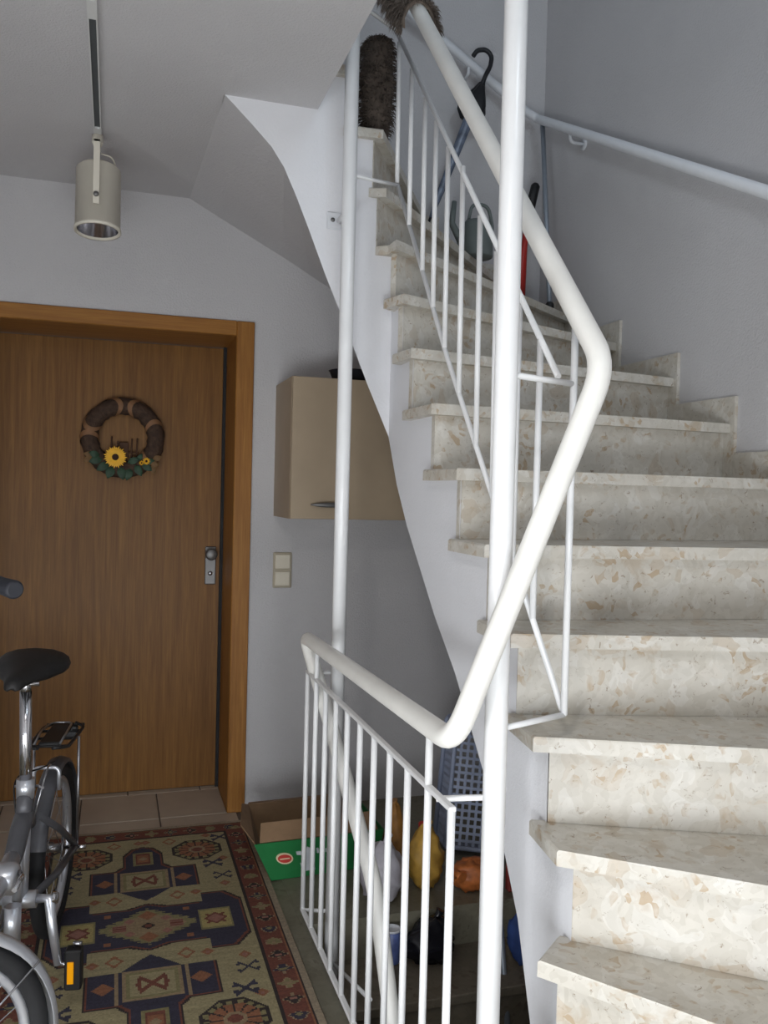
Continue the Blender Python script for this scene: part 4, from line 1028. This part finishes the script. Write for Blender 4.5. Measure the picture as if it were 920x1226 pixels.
# ------------------------------------------------------------------ umbrella hooked on the wall handrail
um = thing('umbrella', 'black crook-handled umbrella hanging from the wall handrail', 'umbrella', (1.4, 3.46, 2.54))
uy = 3.478
A, T_ = Vector((1.472, uy, 3.075)), Vector((1.283, uy + .03, 2.545))
ax = (A - T_).normalized()
hk = [A + ax * .0, A + ax * .11, Vector((1.530, uy, 3.215)), Vector((1.536, uy, 3.262)), Vector((1.510, uy + .004, 3.288)), Vector((1.470, uy + .01, 3.280)), Vector((1.455, uy + .015, 3.255))]
under(MB().tube(hk, .0100, 12, .02).build('crook_handle', 'umbrella_black'), um)
rings = []
sd = Vector((0, 1, 0)); up2 = ax.cross(sd).normalized(); L = (A - T_).length
for (t, r) in ((.0, .006), (.06, .010), (.2, .013), (.5, .017), (.8, .021), (.9, .024)):
    rings.append([T_ + ax * (L * t) + (up2 * math.cos(2 * math.pi * q / 20) + sd * math.sin(2 * math.pi * q / 20)) * r * (1 + .22 * math.sin(8 * 2 * math.pi * q / 20 / 1.0 + t * 5)) for q in range(20)])
under(MB().loft(rings).build('furled_canopy', 'umbrella_fabric', None, 'blue-grey furled fabric'), um)
rings = []
for (t, r) in ((.80, .030), (.86, .052), (.93, .056), (1.0, .040), (1.06, .024), (1.12, .012)):
    rings.append([T_ + ax * (L * t) + (up2 * math.cos(2 * math.pi * q / 20) + sd * math.sin(2 * math.pi * q / 20) * .7) * r * (1 + .25 * math.sin(5 * 2 * math.pi * q / 20)) for q in range(20)])
under(MB().loft(rings).build('gathered_hem', 'umbrella_black'), um)
under(MB().tube([T_, T_ + ax * .06, T_ - ax * .05][:1] + [T_ - ax * .055], .006, 8).build('ferrule', 'umbrella_black'), um)

# broom stick, red tool and watering can in the stair corner
o = thing('grey_pole', 'thin grey pole leaning in the stair corner against the wall handrail', 'pole', (1.74, 3.28, 12 * H))
under(MB().tube([(1.742, 3.275, 12 * H + .03), (1.795, 3.49, 3.02)], .0105, 12).build('pole_shaft', 'broom_grey'), o)
under(MB().lathe([(0, 0), (.018, 0), (.018, .03), (.012, .04), (0, .04)], 14, Matrix.Translation((1.741, 3.272, 12 * H + .0005))).build('pole_foot', 'black_plastic'), o)
o = thing('red_tool', 'red-shafted tool with a black grip standing in the stair corner', 'tool', (1.70, 3.47, 12 * H))
under(MB().tube([(1.757, 3.46, 2.735), (1.754, 3.46, 2.725), (1.727, 3.465, 2.600)], [.012, .020, .022], 12).build('grip', 'black_plastic'), o)
under(MB().tube([(1.727, 3.465, 2.602), (1.712, 3.468, 2.46), (1.700, 3.47, 2.36), (1.690, 3.472, 12 * H + .001)], [.014, .014, .024, .030], 12).build('shaft', 'red_shaft'), o)
o = thing('watering_can', 'grey-green watering can standing on a winder step in the corner', 'watering can', (1.38, 3.24, 13 * H))
Mc = Matrix.Translation((1.385, 3.235, 13 * H + .001))
under(MB().lathe([(0, 0), (.062, 0), (.066, .006), (.060, .13), (.050, .145), (.046, .145), (.055, .128), (.058, .01), (0, .01)], 28, Mc).build('can_body', 'can_grey'), o)
under(MB().tube([(1.325, 3.235, 2.36), (1.275, 3.235, 2.44), (1.285, 3.24, 2.53)], [.018, .013, .010], 12).build('spout', 'can_grey'), o)
under(MB().tube([(1.345, 3.235, 2.455), (1.36, 3.235, 2.53), (1.43, 3.235, 2.53), (1.455, 3.235, 2.44), (1.44, 3.235, 2.38)], .007, 10, .03).build('handle', 'can_grey'), o)

# ------------------------------------------------------------------ shaggy fleece over the top of the handrail, fur bundle on the step
def hair(points, length, mat, name, parent, seed=1, droop=.7):
    r = random.Random(seed); m = MB()
    for p, nrm in points:
        d = (Vector(nrm) + Vector((r.uniform(-.6, .6), r.uniform(-.6, .6), r.uniform(-.6, .3)))).normalized(); L = length * r.uniform(.5, 1.2)
        sd = d.cross(Vector((r.uniform(-1, 1), r.uniform(-1, 1), r.uniform(-1, 1)))).normalized() * .0016
        a = Vector(p); b = a + d * L * .55 + Vector((0, 0, -L * .2 * droop)); c = a + d * L * .85 + Vector((0, 0, -L * .75 * droop))
        m.add([a - sd, a + sd, b + sd * .8, b - sd * .8, c], [(0, 1, 2, 3), (3, 2, 4)])
    o = under(m.build(name, mat), parent); o['kind'] = 'stuff'; return o
fl = thing('fleece_throw', 'shaggy brown fleece draped over the top end of the handrail', 'fleece', (.81, 2.5, 2.8))
R0, R1 = Vector((.813, 2.352, 2.727)), Vector((.805, 2.72, 3.115))
prof = [(-.054, -.050), (-.054, -.02), (-.046, .015), (-.022, .038), (.010, .040), (.036, .022), (.048, -.015), (.050, -.045)]
vs = []; K = 14; pts = []; rr = random.Random(5)
for i in range(K + 1):
    c = R0.lerp(R1, i / K)
    for j, (x, z) in enumerate(prof):
        w = .008 * noise.noise(Vector((i * .6, j * .8, 2))); vs.append(c + Vector((x + w, 0, z + w + (.02 * math.sin(i * 1.7 + j) if j in (0, 7) else 0))))
n = len(prof); N0 = len(vs)
vs += [v + Vector((.010 if (k % n) < 4 else -.010, 0, -.010 if 1 < (k % n) < 6 else 0)) for k, v in enumerate(vs)]
fs = []
for base in (0, N0): fs += [(base + i * n + j, base + i * n + j + 1, base + (i + 1) * n + j + 1, base + (i + 1) * n + j) for i in range(K) for j in range(n - 1)]
for i in range(K):
    for j in (0, n - 1): fs.append((i * n + j, (i + 1) * n + j, N0 + (i + 1) * n + j, N0 + i * n + j))
for j in range(n - 1):
    for i in (0, K): fs.append((i * n + j, i * n + j + 1, N0 + i * n + j + 1, N0 + i * n + j))
under(MB().add(vs, fs, True).build('hide', 'fur_brown'), fl)
for _ in range(3600):
    u = rr.random(); j = rr.randrange(n - 1); t = rr.random()
    x = prof[j][0] + (prof[j + 1][0] - prof[j][0]) * t; z = prof[j][1] + (prof[j + 1][1] - prof[j][1]) * t
    if rr.random() < .12: j = 0; x, z = prof[0]
    if rr.random() < .12: u = 0.0
    pts.append((R0.lerp(R1, u) + Vector((x, 0, z)), Vector((x * 16, -1.0 if u < .05 else 0, z * 10 - .15))))
hair(pts, .034, 'fur_brown', 'fleece_pile', fl, 3)
fb = thing('fur_bundle', 'dark brown shaggy fur bundle standing on an upper step beside the post', 'fur', (.80, 2.70, 14 * H))
rings = []; pts = []
prf = [(0, .030), (.02, .040), (.08, .044), (.14, .050), (.19, .055), (.24, .050), (.30, .046), (.325, .036), (.335, .010)]
cxy = (.796, 2.715)
for (z, r) in prf:
    rings.append([Vector((cxy[0] + r * math.cos(2 * math.pi * q / 20) * (1 + .1 * noise.noise(Vector((q * .9, z * 20, 0)))), cxy[1] + r * 1.3 * math.sin(2 * math.pi * q / 20), 14 * H + .002 + z)) for q in range(20)])
under(MB().loft(rings).build('hide', 'fur_dark'), fb)
for _ in range(2600):
    k = rr.randrange(len(prf) - 1); t = rr.random(); z = prf[k][0] + (prf[k + 1][0] - prf[k][0]) * t; r = prf[k][1] + (prf[k + 1][1] - prf[k][1]) * t; a = rr.uniform(0, 2 * math.pi)
    if z < .03: continue
    pts.append((Vector((cxy[0] + r * math.cos(a), cxy[1] + 1.3 * r * math.sin(a), 14 * H + z)), Vector((math.cos(a), math.sin(a), .1))))
hair(pts, .026, 'fur_dark', 'fur_pile', fb, 4)
